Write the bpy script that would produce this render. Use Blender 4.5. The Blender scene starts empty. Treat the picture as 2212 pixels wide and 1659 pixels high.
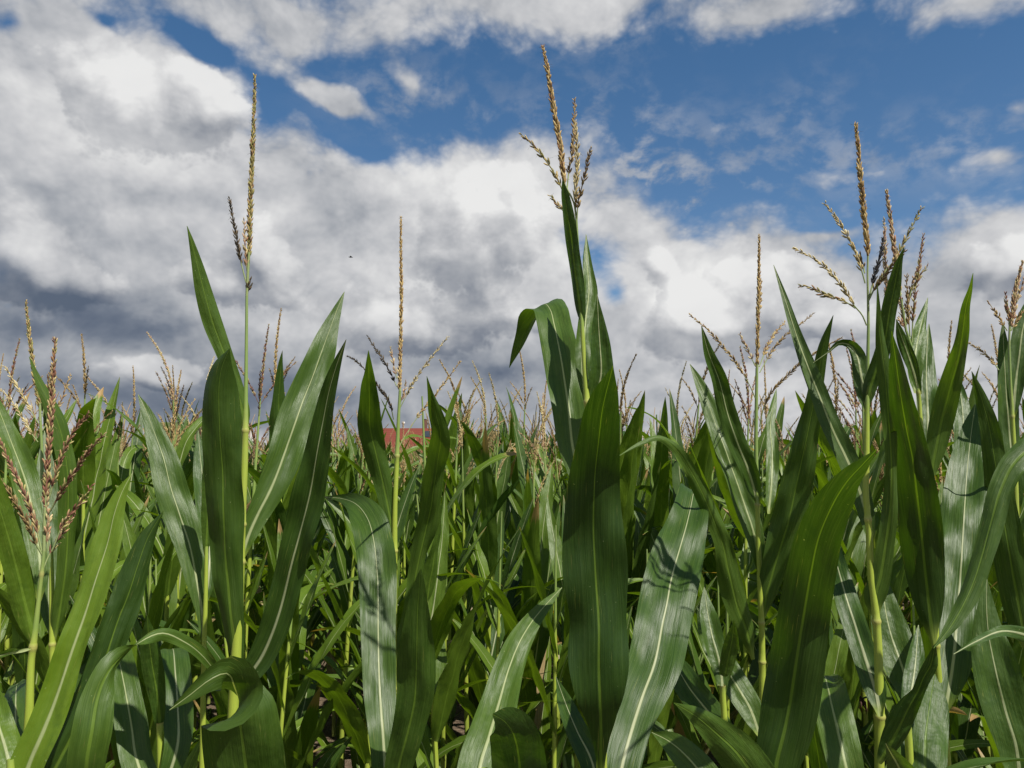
import bpy, math, random
import numpy as np
from mathutils import Vector, Matrix
random.seed(7); RNG = np.random.default_rng(11)
R = math.radians
SC = bpy.context.scene
COL = SC.collection
# ------------------------------------------------------------------ camera, sky, sun, exposure
W0, F0 = 2212.0, 1725.0               # photo measured on a 2212-wide view, focal length in those pixels
HOR = 980.0                           # horizon line on that view
CAMZ = 1.75
PITCH = math.atan((HOR - 829.5) / F0)
cam_d = bpy.data.cameras.new('camera'); cam = bpy.data.objects.new('camera', cam_d); COL.objects.link(cam)
cam_d.sensor_width = 36.0; cam_d.lens = 36.0 * F0 / W0
cam_d.clip_start = 0.05; cam_d.clip_end = 4000
cam.location = (0, 0, CAMZ); cam.rotation_euler = (R(90) + PITCH, 0, 0)
SC.camera = cam
CAMP = np.array([0, 0, CAMZ])
cp, sp = math.cos(PITCH), math.sin(PITCH)
def ray(x, y):                        # direction through a photo point, scaled so that its forward (Y) part is 1
    a = (x - 1106.0) / F0; b = -(y - 829.5) / F0
    v = np.array([a, cp - b * sp, sp + b * cp])
    return v / v[1]
def P(x, y, d):                       # the point at forward distance d metres
    return CAMP + ray(x, y) * d
def proj(p):
    q = np.asarray(p) - CAMP
    f = q[1] * cp + q[2] * sp; u = -q[1] * sp + q[2] * cp
    return 1106 + F0 * q[0] / f, 829.5 - F0 * u / f

SUN_EL, SUN_AZ = 55.0, 44.0           # high, over the right shoulder
SDIR = Vector((math.sin(R(SUN_AZ)) * math.cos(R(SUN_EL)), -math.cos(R(SUN_AZ)) * math.cos(R(SUN_EL)), math.sin(R(SUN_EL))))
sl = bpy.data.lights.new('sun', 'SUN'); sl.energy = 5.0; sl.angle = R(0.55); sl.color = (1.0, 0.95, 0.86)
so = bpy.data.objects.new('sun', sl); COL.objects.link(so); so.rotation_euler = SDIR.to_track_quat('Z', 'Y').to_euler()
so.location = (4, -8, 14)
SC.view_settings.view_transform = 'Standard'; SC.view_settings.look = 'None'
SC.view_settings.gamma = 1; SC.view_settings.exposure = 0.45; SC.view_settings.use_curve_mapping = False
SC.render.engine = 'CYCLES'
SC.cycles.max_bounces = 7; SC.cycles.diffuse_bounces = 3; SC.cycles.glossy_bounces = 2; SC.cycles.transmission_bounces = 4

class NT:                             # small helper for node trees
    def __init__(s, nt): s.nt = nt
    def n(s, t, **kw):
        o = s.nt.nodes.new(t)
        for k, v in kw.items(): setattr(o, k, v)
        return o
    def put(s, sock, v):
        if hasattr(v, 'is_linked'): s.nt.links.new(v, sock)
        elif isinstance(v, (tuple, list)) and sock.type == 'RGBA' and len(v) == 3: sock.default_value = (*v, 1)
        else: sock.default_value = v
    def m(s, op, a, b=None, c=None, clamp=False):
        o = s.n('ShaderNodeMath', operation=op, use_clamp=clamp)
        for i, v in enumerate((a, b, c)):
            if v is not None: s.put(o.inputs[i], v)
        return o.outputs[0]
    def v(s, op, a, b=None):
        o = s.n('ShaderNodeVectorMath', operation=op)
        s.put(o.inputs[0], a)
        if b is not None: s.put(o.inputs[3 if op == 'SCALE' else 1], b)
        return o.outputs['Value' if op in ('LENGTH', 'DOT_PRODUCT') else 'Vector']
    def mix(s, f, a, b, blend='MIX'):
        o = s.n('ShaderNodeMix', data_type='RGBA', blend_type=blend)
        s.put(o.inputs[0], f); s.put(o.inputs[6], a); s.put(o.inputs[7], b)
        return o.outputs[2]
    def ramp(s, f, pts, interp='LINEAR'):
        o = s.n('ShaderNodeValToRGB'); s.put(o.inputs[0], f); cr = o.color_ramp; cr.interpolation = interp
        while len(cr.elements) < len(pts): cr.elements.new(0.5)
        for e, (p, c) in zip(cr.elements, pts):
            e.position = p; e.color = (*c, 1) if len(c) == 3 else c
        return o.outputs[0]
    def sstep(s, x, a, b):
        o = s.n('ShaderNodeMapRange', interpolation_type='SMOOTHSTEP')
        s.put(o.inputs[0], x); o.inputs[1].default_value = a; o.inputs[2].default_value = b
        return o.outputs[0]
    def noise(s, vec, scale, detail=4, rough=0.5, dist=0.0, lac=2.0):
        o = s.n('ShaderNodeTexNoise'); s.put(o.inputs['Vector'], vec)
        o.inputs['Scale'].default_value = scale; o.inputs['Detail'].default_value = detail
        o.inputs['Roughness'].default_value = rough; o.inputs['Distortion'].default_value = dist
        o.inputs['Lacunarity'].default_value = lac
        return o.outputs['Fac']

wd = bpy.data.worlds.new('World'); SC.world = wd; wd.use_nodes = True
for n_ in list(wd.node_tree.nodes): wd.node_tree.nodes.remove(n_)
T = NT(wd.node_tree)
sky = T.n('ShaderNodeTexSky', sky_type='NISHITA')
sky.sun_disc = False; sky.sun_elevation = R(SUN_EL); sky.sun_rotation = R(180 - SUN_AZ)
sky.altitude = 100; sky.air_density = 1.0; sky.dust_density = 0.6; sky.ozone_density = 2.2
tc = T.n('ShaderNodeTexCoord').outputs['Generated']
sx = T.n('ShaderNodeSeparateXYZ'); T.put(sx.inputs[0], tc)
az = T.m('ARCTAN2', sx.outputs[0], sx.outputs[1]); el = T.m('ARCSINE', sx.outputs[2])
cx = T.n('ShaderNodeCombineXYZ'); T.put(cx.inputs[0], az); T.put(cx.inputs[1], el)
Pv = cx.outputs[0]
def azel(x, y):
    v = ray(x, y); v = v / np.linalg.norm(v)
    return math.atan2(v[0], v[1]), math.asin(v[2])
def warp(p, sc, amt, det=3):
    o = T.n('ShaderNodeTexNoise'); T.put(o.inputs['Vector'], p); o.inputs['Scale'].default_value = sc; o.inputs['Detail'].default_value = det
    return T.v('ADD', p, T.v('SCALE', T.v('SUBTRACT', o.outputs['Color'], (0.5, 0.5, 0.5)), amt))
PW = warp(Pv, 4.5, 0.05, 2)
PW = warp(PW, 15.0, 0.014, 2)
def blobs(vec, lst, start):
    acc = start
    for (x, y, rx, ry, rot, amp) in lst:
        a, e = azel(x, y)
        mp = T.n('ShaderNodeMapping', vector_type='TEXTURE'); T.put(mp.inputs[0], vec)
        mp.inputs['Location'].default_value = (a, e, 0); mp.inputs['Rotation'].default_value = (0, 0, R(rot))
        mp.inputs['Scale'].default_value = (rx / F0, ry / F0, 1)
        g = T.n('ShaderNodeTexGradient', gradient_type='QUADRATIC_SPHERE'); T.put(g.inputs[0], mp.outputs[0])
        acc = T.m('MULTIPLY_ADD', g.outputs['Fac'], amp, acc)
    return acc
# cloud cover as places on the sky dome (photo point, radii, turn, amount)
COVER = [(250, 500, 640, 640, 0, .9), (250, 250, 440, 270, 20, .5), (640, 620, 560, 460, 0, .8), (950, 560, 600, 400, 0, .8), (1050, 400, 420, 230, 8, .55), (120, 60, 420, 200, 0, .60),
 (600, 25, 420, 110, -4, .45), (1150, 8, 760, 120, 3, .75), (1650, 15, 380, 90, 4, .45), (2100, 0, 330, 100, 0, .5), (0, 200, 300, 300, 0, .4),
 (720, 215, 150, 55, -20, .85), (880, 185, 150, 65, -18, .80), (1700, 700, 520, 260, 0, .95), (1590, 600, 280, 200, 0, .6), (1430, 570, 170, 110, -40, .45),
 (2170, 560, 260, 150, 25, .70), (2212, 530, 140, 90, 0, .45), (2080, 790, 560, 200, 0, .65), (1400, 780, 800, 280, 0, .8), (1106, 960, 2600, 420, 0, 1.1), (1330, 470, 300, 220, -30, .36), (1540, 450, 260, 120, -20, .22), (1900, 365, 320, 44, -4, .34),
 (2160, 340, 110, 70, -30, .52), (2190, 240, 90, 60, 0, .45), (1780, 510, 220, 34, 4, .4),
 # clear patches
 (1950, 280, 560, 330, 0, -.30), (1600, 170, 520, 150, 0, -.40), (740, 285, 240, 70, -28, -.66), (590, 225, 110, 100, 20, -.60), (980, 225, 230, 90, 0, -.35), (1050, 165, 330, 70, 0, -.40), (820, 175, 340, 80, -8, -.40),
 (420, 92, 200, 55, -18, -.80), (228, 38, 110, 60, -20, -.62), (40, 45, 130, 80, 30, -.60), (120, 160, 150, 90, -40, -.58), (800, 560, 120, 46, -20, -.55), (1330, 640, 100, 90, 0, -.45), (1300, 560, 120, 80, 0, -.25), (1750, 500, 150, 60, 0, -.25)]
VEIL = [(1380, 380, 460, 270, -25, 1.5), (1550, 470, 300, 130, -20, 1.0), (1850, 340, 420, 130, 0, .75), (880, 210, 330, 140, 0, .75), (1980, 640, 520, 130, 0, 1.2), (1400, 560, 340, 150, 0, .8), (1700, 250, 300, 120, 25, .45), (2150, 320, 200, 160, 0, .6), (1050, 330, 300, 130, 0, .8), (1250, 90, 500, 60, 0, .5)]
cover = blobs(PW, COVER, 0.0)
for (a_, e_, rx_, ry_, am_) in [(-1.9, .5, 1.2, .9, .75), (1.9, .55, 1.1, .8, .6), (3.14, .6, 1.2, .8, .5), (-3.14, .6, 1.2, .8, .5)]:   # unseen cloud added around the dome for neutral ambient light and reflections
    mp = T.n('ShaderNodeMapping', vector_type='TEXTURE'); T.put(mp.inputs[0], Pv); mp.inputs['Location'].default_value = (a_, e_, 0); mp.inputs['Scale'].default_value = (rx_, ry_, 1)
    g_ = T.n('ShaderNodeTexGradient', gradient_type='QUADRATIC_SPHERE'); T.put(g_.inputs[0], mp.outputs[0]); cover = T.m('MULTIPLY_ADD', g_.outputs['Fac'], am_, cover)
STR = T.v('MULTIPLY', PW, (1.0, 1.25, 1.0))
def puff(vec, sc, det=3.0):
    o = T.n('ShaderNodeTexVoronoi', feature='SMOOTH_F1', voronoi_dimensions='2D', normalize=True); T.put(o.inputs['Vector'], vec)
    o.inputs['Scale'].default_value = sc; o.inputs['Detail'].default_value = det; o.inputs['Roughness'].default_value = 0.55
    o.inputs['Lacunarity'].default_value = 2.4; o.inputs['Smoothness'].default_value = 0.3
    return T.m('SUBTRACT', 1.0, o.outputs['Distance'])
n1 = T.noise(STR, 4.5, 6, 0.55)
nf = T.noise(T.v('MULTIPLY', PW, (1.0, 1.5, 1.0)), 24.0, 5, 0.58)
pf = puff(STR, 9.0); pfb = puff(T.v('ADD', STR, (0.008, 0.022, 0.0)), 9.0)
n1b = T.noise(T.v('ADD', STR, (0.014, 0.045, 0.0)), 4.5, 4, 0.55)
dens = T.m('MULTIPLY_ADD', T.m('SUBTRACT', n1, 0.5), 0.95, cover)
dens = T.m('MULTIPLY_ADD', T.m('SUBTRACT', pf, 0.62), 0.70, dens)
dens = T.m('MULTIPLY_ADD', T.m('SUBTRACT', nf, 0.5), 0.36, dens)
alpha = T.sstep(dens, 0.06, 0.44)
veil = T.m('MULTIPLY', blobs(Pv, VEIL, 0.0), T.sstep(T.m('MULTIPLY_ADD', T.m('SUBTRACT', n1, 0.5), 0.7, nf), 0.40, 0.68))
alpha = T.m('MAXIMUM', alpha, T.m('MULTIPLY', T.m('MINIMUM', veil, 1.0), 0.72))
BRIGHT = [(260, 170, 420, 210, 25, .26), (500, 200, 150, 110, 0, .22), (340, 330, 460, 240, 0, .12), (1010, 440, 400, 220, -10, .36), (1180, 420, 170, 200, 0, .16), (590, 480, 110, 100, 0, .25), (30, 480, 190, 130, -40, .18), (840, 640, 260, 110, 0, .16),
 (1460, 640, 200, 90, 25, .55), (1570, 560, 200, 110, 0, .40), (1410, 560, 110, 80, -40, .30), (2190, 520, 190, 80, 25, .26), (1180, 30, 700, 90, 0, .03), (300, 760, 130, 50, 0, .14), (1150, 640, 300, 120, 0, .16),
 (40, 330, 300, 120, 0, -.04), (60, 700, 380, 120, 0, -.50), (330, 710, 520, 90, -12, -.36), (480, 850, 800, 110, 0, -.46), (150, 830, 420, 80, 0, -.26), (1080, 800, 360, 90, 0, -.42), (800, 760, 360, 90, 0, -.14), (150, 610, 250, 60, 0, -.16),
 (1650, 770, 380, 70, 0, -.10), (1750, 660, 500, 130, 0, .10), (1900, 850, 700, 140, 0, .12), (2140, 600, 240, 50, 10, -.14), (1300, 560, 240, 160, 0, .12), (960, 900, 700, 90, 0, -.16), (2050, 780, 400, 120, 0, -.08), (180, 500, 260, 50, 0, -.10), (1400, 850, 500, 70, 0, .06), (700, 480, 220, 120, 0, -.05), (600, 50, 500, 120, 0, -.12), (100, 60, 400, 160, 0, -.12), (320, 400, 300, 70, 0, -.14), (90, 400, 240, 60, 0, -.12), (760, 420, 240, 80, 0, -.10), (250, 640, 700, 60, 0, -.12), (600, 930, 1200, 80, 0, -.14)]
PB = warp(Pv, 7.0, 0.06)
br = blobs(PB, BRIGHT, 0.59)
br = T.m('MULTIPLY_ADD', T.m('SUBTRACT', n1, n1b), 0.62, br)
br = T.m('MULTIPLY_ADD', T.m('SUBTRACT', pf, pfb), 0.55, br)
br = T.m('MULTIPLY_ADD', T.m('SUBTRACT', nf, 0.5), 0.09, br)
br = T.m('MULTIPLY_ADD', T.m('MINIMUM', dens, 0.5), 0.10, br)
ccol = T.ramp(br, [(0.0, (0.85, 1.15, 1.75)), (0.26, (1.75, 2.05, 2.6)), (0.50, (3.7, 3.9, 4.25)), (0.74, (6.0, 6.05, 6.2)), (1.0, (8.4, 8.4, 8.3))])
# nearer heaped clouds with crisp sunlit tops standing before the layer above
HEAP = [(570, 540, 110, 170, 15, 1.0), (500, 620, 260, 120, 0, .6), (850, 720, 330, 150, -8, .9), (1010, 520, 280, 250, 0, .9), (1120, 440, 170, 160, 0, .6), (40, 540, 200, 190, -20, .9), (130, 600, 240, 110, 0, .6), (1560, 700, 330, 150, 12, 1.1), (1480, 690, 160, 130, 20, .7), (1640, 600, 200, 170, 0, .8), (1410, 570, 110, 110, -40, .75), (280, 220, 330, 200, -12, .9), (470, 210, 130, 120, 0, .6), (2190, 580, 190, 110, 20, 1.0), (330, 790, 200, 70, 0, .8), (1130, 680, 260, 110, 0, .6), (1800, 700, 240, 110, 0, .6), (2070, 790, 300, 90, 0, .6)]
PH = warp(Pv, 7.0, 0.05)
SH = T.v('MULTIPLY', PH, (1.0, 1.2, 1.0))
UPV = (0.012, 0.028, 0.0)
def heap(p, sp_, det):
    d = T.m('MULTIPLY_ADD', blobs(p, HEAP, 0.0), 1.7, -0.42)
    return T.m('MULTIPLY_ADD', T.m('SUBTRACT', puff(sp_, 13.0, det), 0.62), 1.15, d)
hp = heap(PH, SH, 3.0); hpu = heap(T.v('ADD', PH, UPV), T.v('ADD', SH, UPV), 1.0)
hp = T.m('MULTIPLY_ADD', T.m('SUBTRACT', nf, 0.5), 0.30, hp)
ha = T.sstep(hp, 0.02, 0.22)
hl = T.sstep(T.m('SUBTRACT', hp, hpu), -0.35, 0.75)
hb = T.m('MULTIPLY_ADD', hl, 0.52, T.m('ADD', br, -0.27))
hb = T.m('MULTIPLY_ADD', T.m('SUBTRACT', n1, 0.5), 0.35, hb)
hcol = T.ramp(hb, [(0.0, (0.95, 1.25, 1.8)), (0.26, (1.95, 2.2, 2.7)), (0.50, (3.9, 4.05, 4.35)), (0.74, (5.9, 5.95, 6.1)), (1.08 - .08, (8.2, 8.2, 8.15))])
up_ = T.sstep(el, 0.05, 0.6)
SKYMUL = T.mix(1.0, sky.outputs[0], T.mix(up_, (0.72, 0.86, 0.98), (0.50, 0.80, 0.96)), 'MULTIPLY')
wcol = T.mix(T.m('MULTIPLY', ha, 0.88), T.mix(alpha, SKYMUL, ccol), hcol)
bg = T.n('ShaderNodeBackground'); T.put(bg.inputs[0], wcol); bg.inputs[1].default_value = 0.0732
wo = T.n('ShaderNodeOutputWorld'); wd.node_tree.links.new(bg.outputs[0], wo.inputs[0])
wd.cycles.sampling_method = 'MANUAL'; wd.cycles.sample_map_resolution = 512

# ------------------------------------------------------------------ materials
def mat(name):
    m = bpy.data.materials.new(name); m.use_nodes = True
    for n_ in list(m.node_tree.nodes): m.node_tree.nodes.remove(n_)
    t = NT(m.node_tree); out = t.n('ShaderNodeOutputMaterial')
    return m, t, out
def leaf_material():
    m, t, out = mat('maize_leaf')
    uv = t.n('ShaderNodeUVMap'); uv.uv_map = 'UVMap'
    s = t.n('ShaderNodeSeparateXYZ'); t.put(s.inputs[0], uv.outputs[0])
    lat = t.m('MULTIPLY', t.m('SUBTRACT', s.outputs[0], 0.5), 100.0)      # millimetres from the midrib
    alat = t.m('ABSOLUTE', lat); v = s.outputs[1]
    rnd = t.n('ShaderNodeObjectInfo').outputs['Random']
    at = t.n('ShaderNodeAttribute'); at.attribute_name = 'tint'
    tint = t.m('FRACT', t.m('ADD', rnd, at.outputs['Fac']))
    geo = t.n('ShaderNodeNewGeometry').outputs['Position']
    # veins run the length of the blade
    c = t.n('ShaderNodeCombineXYZ'); t.put(c.inputs[0], lat); t.put(c.inputs[1], t.m('MULTIPLY', v, 4.0)); t.put(c.inputs[2], t.m('MULTIPLY', tint, 37.0))
    vein = t.noise(c.outputs[0], 1.1, 3, 0.6)
    c2 = t.n('ShaderNodeCombineXYZ'); t.put(c2.inputs[0], t.m('MULTIPLY', lat, 0.12)); t.put(c2.inputs[1], t.m('MULTIPLY', v, 5.0)); t.put(c2.inputs[2], t.m('MULTIPLY', tint, 11.0))
    patch = t.noise(c2.outputs[0], 1.6, 3, 0.55)
    back = t.n('ShaderNodeNewGeometry').outputs['Backfacing']             # underside of the blade
    base = t.mix(tint, (0.0274, 0.0638, 0.0076), (0.0608, 0.1125, 0.0122))
    base = t.mix(t.m('MULTIPLY', t.sstep(patch, 0.35, 0.7), 0.8), base, t.mix(tint, (0.0410, 0.0882, 0.0099), (0.0790, 0.1368, 0.0160)))
    base = t.mix(t.m('MULTIPLY', t.sstep(vein, 0.50, 0.72), 0.46), base, (0.1064, 0.1596, 0.0380))
    base = t.mix(t.m('MULTIPLY', t.sstep(vein, 0.48, 0.30), 0.4), base, (0.0213, 0.0532, 0.0068))
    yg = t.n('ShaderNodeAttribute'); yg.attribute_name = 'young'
    base = t.mix(yg.outputs['Fac'], base, t.mix(patch, (0.0988, 0.1824, 0.0091), (0.1520, 0.2204, 0.0137)))  # sunlight through blades painted in as yellow-green; varies at random on field plants
    blot = t.noise(geo, 26.0, 4, 0.6)
    base = t.mix(t.m('MULTIPLY', t.sstep(blot, 0.55, 0.72), 0.35), base, (0.0258, 0.0638, 0.0084))
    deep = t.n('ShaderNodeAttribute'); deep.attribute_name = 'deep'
    base = t.mix(deep.outputs['Fac'], base, t.mix(1.0, base, (0.52, 0.60, 0.62), 'MULTIPLY'))  # shade painted into chosen blades as a darker base, partly their own older green
    # pale specks and scratches
    sp_ = t.noise(geo, 210.0, 2, 0.5)
    base = t.mix(t.m('MULTIPLY', t.sstep(sp_, 0.74, 0.79), 0.6), base, (0.30, 0.34, 0.16))
    # yellowish streaks and the odd brown fleck along the veins
    c4 = t.n('ShaderNodeCombineXYZ'); t.put(c4.inputs[0], t.m('MULTIPLY', lat, 0.55)); t.put(c4.inputs[1], t.m('MULTIPLY', v, 9.0)); t.put(c4.inputs[2], t.m('MULTIPLY', tint, 51.0))
    les = t.noise(c4.outputs[0], 1.0, 2, 0.5)
    base = t.mix(t.m('MULTIPLY', t.sstep(les, 0.69, 0.76), 0.55), base, (0.25, 0.26, 0.06))
    base = t.mix(t.m('MULTIPLY', t.sstep(les, 0.27, 0.23), 0.6), base, (0.14, 0.12, 0.04))
    dead = t.n('ShaderNodeAttribute'); dead.attribute_name = 'dead'
    base = t.mix(dead.outputs['Fac'], base, t.mix(patch, (0.20, 0.13, 0.055), (0.42, 0.32, 0.16)))
    # midrib
    ribw = t.m('MULTIPLY_ADD', t.m('POWER', t.m('SUBTRACT', 1.0, v, clamp=True), 1.5), 2.9, 0.45)
    q = t.m('DIVIDE', alat, t.m('MULTIPLY', ribw, t.m('MULTIPLY_ADD', patch, 0.7, 0.65)))
    rib = t.m('SUBTRACT', 1.0, t.sstep(q, 0.45, 1.3))
    ribc = t.mix(back, t.mix(tint, (0.44, 0.46, 0.28), (0.36, 0.41, 0.19)), (0.16, 0.25, 0.030))
    base = t.mix(t.m('MULTIPLY', rib, t.m('MULTIPLY_ADD', back, -0.28, 0.82)), base, ribc)
    # margin: narrow paler line; collar at the foot; dry tip
    dry = t.sstep(t.m('ADD', t.m('MULTIPLY_ADD', patch, 0.14, v), t.m('MULTIPLY', t.sstep(tint, 0.80, 1.0), 0.16)), 1.03, 1.09)
    fr_ = t.n('ShaderNodeAttribute'); fr_.attribute_name = 'fresh'; dry = t.m('MULTIPLY', dry, t.m('SUBTRACT', 1.0, fr_.outputs['Fac']))
    base = t.mix(dry, base, (0.34, 0.22, 0.09))
    collar = t.m('SUBTRACT', 1.0, t.sstep(v, 0.008, 0.06))
    base = t.mix(t.m('MULTIPLY', collar, 0.75), base, (0.26, 0.32, 0.07))
    bm_ = t.n('ShaderNodeBump'); bm_.inputs['Strength'].default_value = 0.46; bm_.inputs['Distance'].default_value = 0.0016
    c3 = t.n('ShaderNodeCombineXYZ'); t.put(c3.inputs[0], t.m('MULTIPLY', lat, 0.045)); t.put(c3.inputs[1], t.m('MULTIPLY', v, 11.0)); t.put(c3.inputs[2], t.m('MULTIPLY', tint, 23.0))
    blis = t.noise(c3.outputs[0], 1.0, 2, 0.5)
    hgt = t.m('MULTIPLY_ADD', blis, 4.0, t.m('MULTIPLY', patch, 1.4))
    hgt = t.m('ADD', hgt, t.m('MULTIPLY_ADD', rib, 0.9, t.m('MULTIPLY', vein, 0.75)))
    t.put(bm_.inputs['Height'], hgt)
    pb = t.n('ShaderNodeBsdfPrincipled'); t.put(pb.inputs['Base Color'], base); t.put(pb.inputs['Normal'], bm_.outputs[0])
    t.put(pb.inputs['Roughness'], t.m('MULTIPLY_ADD', vein, 0.20, t.m('MULTIPLY_ADD', back, 0.03, 0.32))); pb.inputs['Specular IOR Level'].default_value = 0.38
    tl = t.n('ShaderNodeBsdfTranslucent')
    tcol = t.mix(1.0, base, (1.75, 1.8, 0.40), 'MULTIPLY'); t.put(tl.inputs[0], tcol); t.put(tl.inputs['Normal'], bm_.outputs[0])
    mx = t.n('ShaderNodeMixShader'); mx.inputs[0].default_value = 0.30
    t.nt.links.new(pb.outputs[0], mx.inputs[1]); t.nt.links.new(tl.outputs[0], mx.inputs[2]); t.nt.links.new(mx.outputs[0], out.inputs[0])
    return m
def simple(name, build, rough=0.6, spec=0.4, bump=0.0, bdist=0.002):
    m, t, out = mat(name)
    pb = t.n('ShaderNodeBsdfPrincipled')
    col, h = build(t)
    t.put(pb.inputs['Base Color'], col); pb.inputs['Roughness'].default_value = rough; pb.inputs['Specular IOR Level'].default_value = spec
    if h is not None and bump:
        b = t.n('ShaderNodeBump'); b.inputs['Strength'].default_value = bump; b.inputs['Distance'].default_value = bdist; t.put(b.inputs['Height'], h); t.put(pb.inputs['Normal'], b.outputs[0])
    t.nt.links.new(pb.outputs[0], out.inputs[0])
    return m
def stalk_build(t):
    uv = t.n('ShaderNodeUVMap'); uv.uv_map = 'UVMap'
    s = t.n('ShaderNodeSeparateXYZ'); t.put(s.inputs[0], uv.outputs[0])
    geo = t.n('ShaderNodeNewGeometry').outputs['Position']
    g2 = t.v('MULTIPLY', geo, (1, 1, 0.06))
    str_ = t.noise(g2, 420.0, 3, 0.6)
    low = t.noise(geo, 9.0, 2, 0.5)
    c = t.ramp(s.outputs[1], [(0.0, (0.20, 0.25, 0.06)), (0.35, (0.30, 0.38, 0.05)), (0.66, (0.31, 0.40, 0.055)), (0.80, (0.20, 0.30, 0.075)), (1.0, (0.20, 0.28, 0.10))])
    c = t.mix(t.m('MULTIPLY', t.sstep(str_, 0.45, 0.75), 0.35), c, (0.16, 0.24, 0.045))
    c = t.mix(t.m('MULTIPLY', t.sstep(low, 0.5, 0.7), 0.35), c, (0.34, 0.40, 0.10))
    c = t.mix(t.m('MULTIPLY', s.outputs[0], 0.7), c, (0.36, 0.33, 0.12))
    c = t.mix(1.0, c, (0.96, 0.93, 0.85), "MULTIPLY")
    return c, str_
def tassel_build(t):
    a = t.n('ShaderNodeAttribute'); a.attribute_name = 'col'
    geo = t.n('ShaderNodeNewGeometry').outputs['Position']
    n_ = t.noise(geo, 600.0, 2, 0.5)
    return t.mix(t.m('MULTIPLY', n_, 0.5), a.outputs['Color'], t.mix(1.0, a.outputs['Color'], (0.55, 0.5, 0.5), 'MULTIPLY')), None
M_LEAF = leaf_material()
M_STALK = simple('maize_stalk', stalk_build, 0.42, 0.45, 0.25, 0.001)
M_TAS = simple('maize_tassel', tassel_build, 0.7, 0.25)
M_HUSK = simple('husk', lambda t: (t.mix(t.noise(t.v('MULTIPLY', t.n('ShaderNodeNewGeometry').outputs['Position'], (1, 1, .08)), 300, 3), (0.12, 0.20, 0.04), (0.25, 0.33, 0.10)), None), 0.55)
M_SILK = simple('dry_silk', lambda t: (t.mix(t.noise(t.n('ShaderNodeNewGeometry').outputs['Position'], 240, 3), (0.028, 0.010, 0.007), (0.085, 0.035, 0.02)), None), 0.7)
def soil_build(t):
    g = t.n('ShaderNodeNewGeometry').outputs['Position']
    a = t.noise(g, 3.0, 6, 0.6); b = t.noise(g, 38.0, 5, 0.65)
    c = t.mix(a, (0.075, 0.052, 0.036), (0.17, 0.125, 0.085)); c = t.mix(t.sstep(b, 0.45, 0.75), c, (0.22, 0.17, 0.12))
    return c, b
M_SOIL = simple('soil', soil_build, 0.95, 0.1, 0.9, 0.03)

# ------------------------------------------------------------------ mesh helpers
def catmull(pts, n):
    pts = np.asarray(pts, float); k = len(pts)
    ext = np.vstack([2 * pts[0] - pts[1], pts, 2 * pts[-1] - pts[-2]])
    seg = np.linalg.norm(np.diff(pts[:, :3], axis=0), axis=1) + 1e-9
    cum = np.concatenate([[0], np.cumsum(seg)]); tt = np.linspace(0, cum[-1], n)
    out = np.zeros((n, pts.shape[1]))
    idx = np.clip(np.searchsorted(cum, tt, side='right') - 1, 0, k - 2)
    u = ((tt - cum[idx]) / seg[idx])[:, None]
    p0, p1, p2, p3 = ext[idx], ext[idx + 1], ext[idx + 2], ext[idx + 3]
    s0, s1, s2 = [np.linalg.norm(b - a, axis=1)[:, None] + 1e-9 for a, b in ((p0[:, :3], p1[:, :3]), (p1[:, :3], p2[:, :3]), (p2[:, :3], p3[:, :3]))]
    m1 = (p2 - p1) * 0 + s1 * ((p1 - p0) / s0 * s1 + (p2 - p1) / s1 * s0) / (s0 + s1)
    m2 = s1 * ((p2 - p1) / s1 * s2 + (p3 - p2) / s2 * s1) / (s1 + s2)
    out = (2 * u**3 - 3 * u**2 + 1) * p1 + (u**3 - 2 * u**2 + u) * m1 + (-2 * u**3 + 3 * u**2) * p2 + (u**3 - u**2) * m2
    return out
def unit(a): return a / (np.linalg.norm(a, axis=-1, keepdims=True) + 1e-12)
def tangents(p):
    return unit(np.gradient(p, axis=0))
class Buf:                            # verts, quads, uv, colours gathered as arrays
    def __init__(s): s.v = []; s.f = []; s.uv = []; s.c = []; s.n = 0; s.mi = []
    def add(s, v, f, uv=None, col=None, mi=0):
        v = np.asarray(v, float); f = np.asarray(f, int)
        s.v.append(v); s.f.append(f + s.n); s.n += len(v)
        s.uv.append(np.zeros((len(v), 2)) if uv is None else uv)
        s.c.append(np.tile(np.array([0.3, 0.3, 0.3]), (len(v), 1)) if col is None else (np.tile(np.asarray(col, float), (len(v), 1)) if np.ndim(col) == 1 else col))
        s.mi.append(np.full(len(f), mi))
    def cat(s):
        return (np.vstack(s.v), np.vstack(s.f), np.vstack(s.uv), np.vstack(s.c), np.concatenate(s.mi))
def mesh_from(name, v, f, uv=None, col=None, mats=(), mi=None, tint=None, smooth=True):
    me = bpy.data.meshes.new(name)
    nv, nf = len(v), len(f)
    me.vertices.add(nv); me.vertices.foreach_set('co', np.ascontiguousarray(v, np.float32).ravel())
    me.loops.add(nf * 4); me.loops.foreach_set('vertex_index', np.ascontiguousarray(f, np.int32).ravel())
    me.polygons.add(nf); me.polygons.foreach_set('loop_start', np.arange(0, nf * 4, 4, dtype=np.int32))
    if mi is not None: me.polygons.foreach_set('material_index', mi.astype(np.int32))
    me.polygons.foreach_set('use_smooth', np.full(nf, smooth))
    if uv is not None:
        l = me.uv_layers.new(name='UVMap'); l.data.foreach_set('uv', np.ascontiguousarray(uv[f.ravel()], np.float32).ravel())
    if col is not None:
        a = me.color_attributes.new('col', 'FLOAT_COLOR', 'POINT'); a.data.foreach_set('color', np.hstack([col, np.ones((nv, 1))]).astype(np.float32).ravel())
    if tint is not None:
        a = me.attributes.new('tint', 'FLOAT', 'POINT'); a.data.foreach_set('value', tint.astype(np.float32))
    for m_ in mats: me.materials.append(m_)
    me.update(calc_edges=True)
    return me
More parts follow.
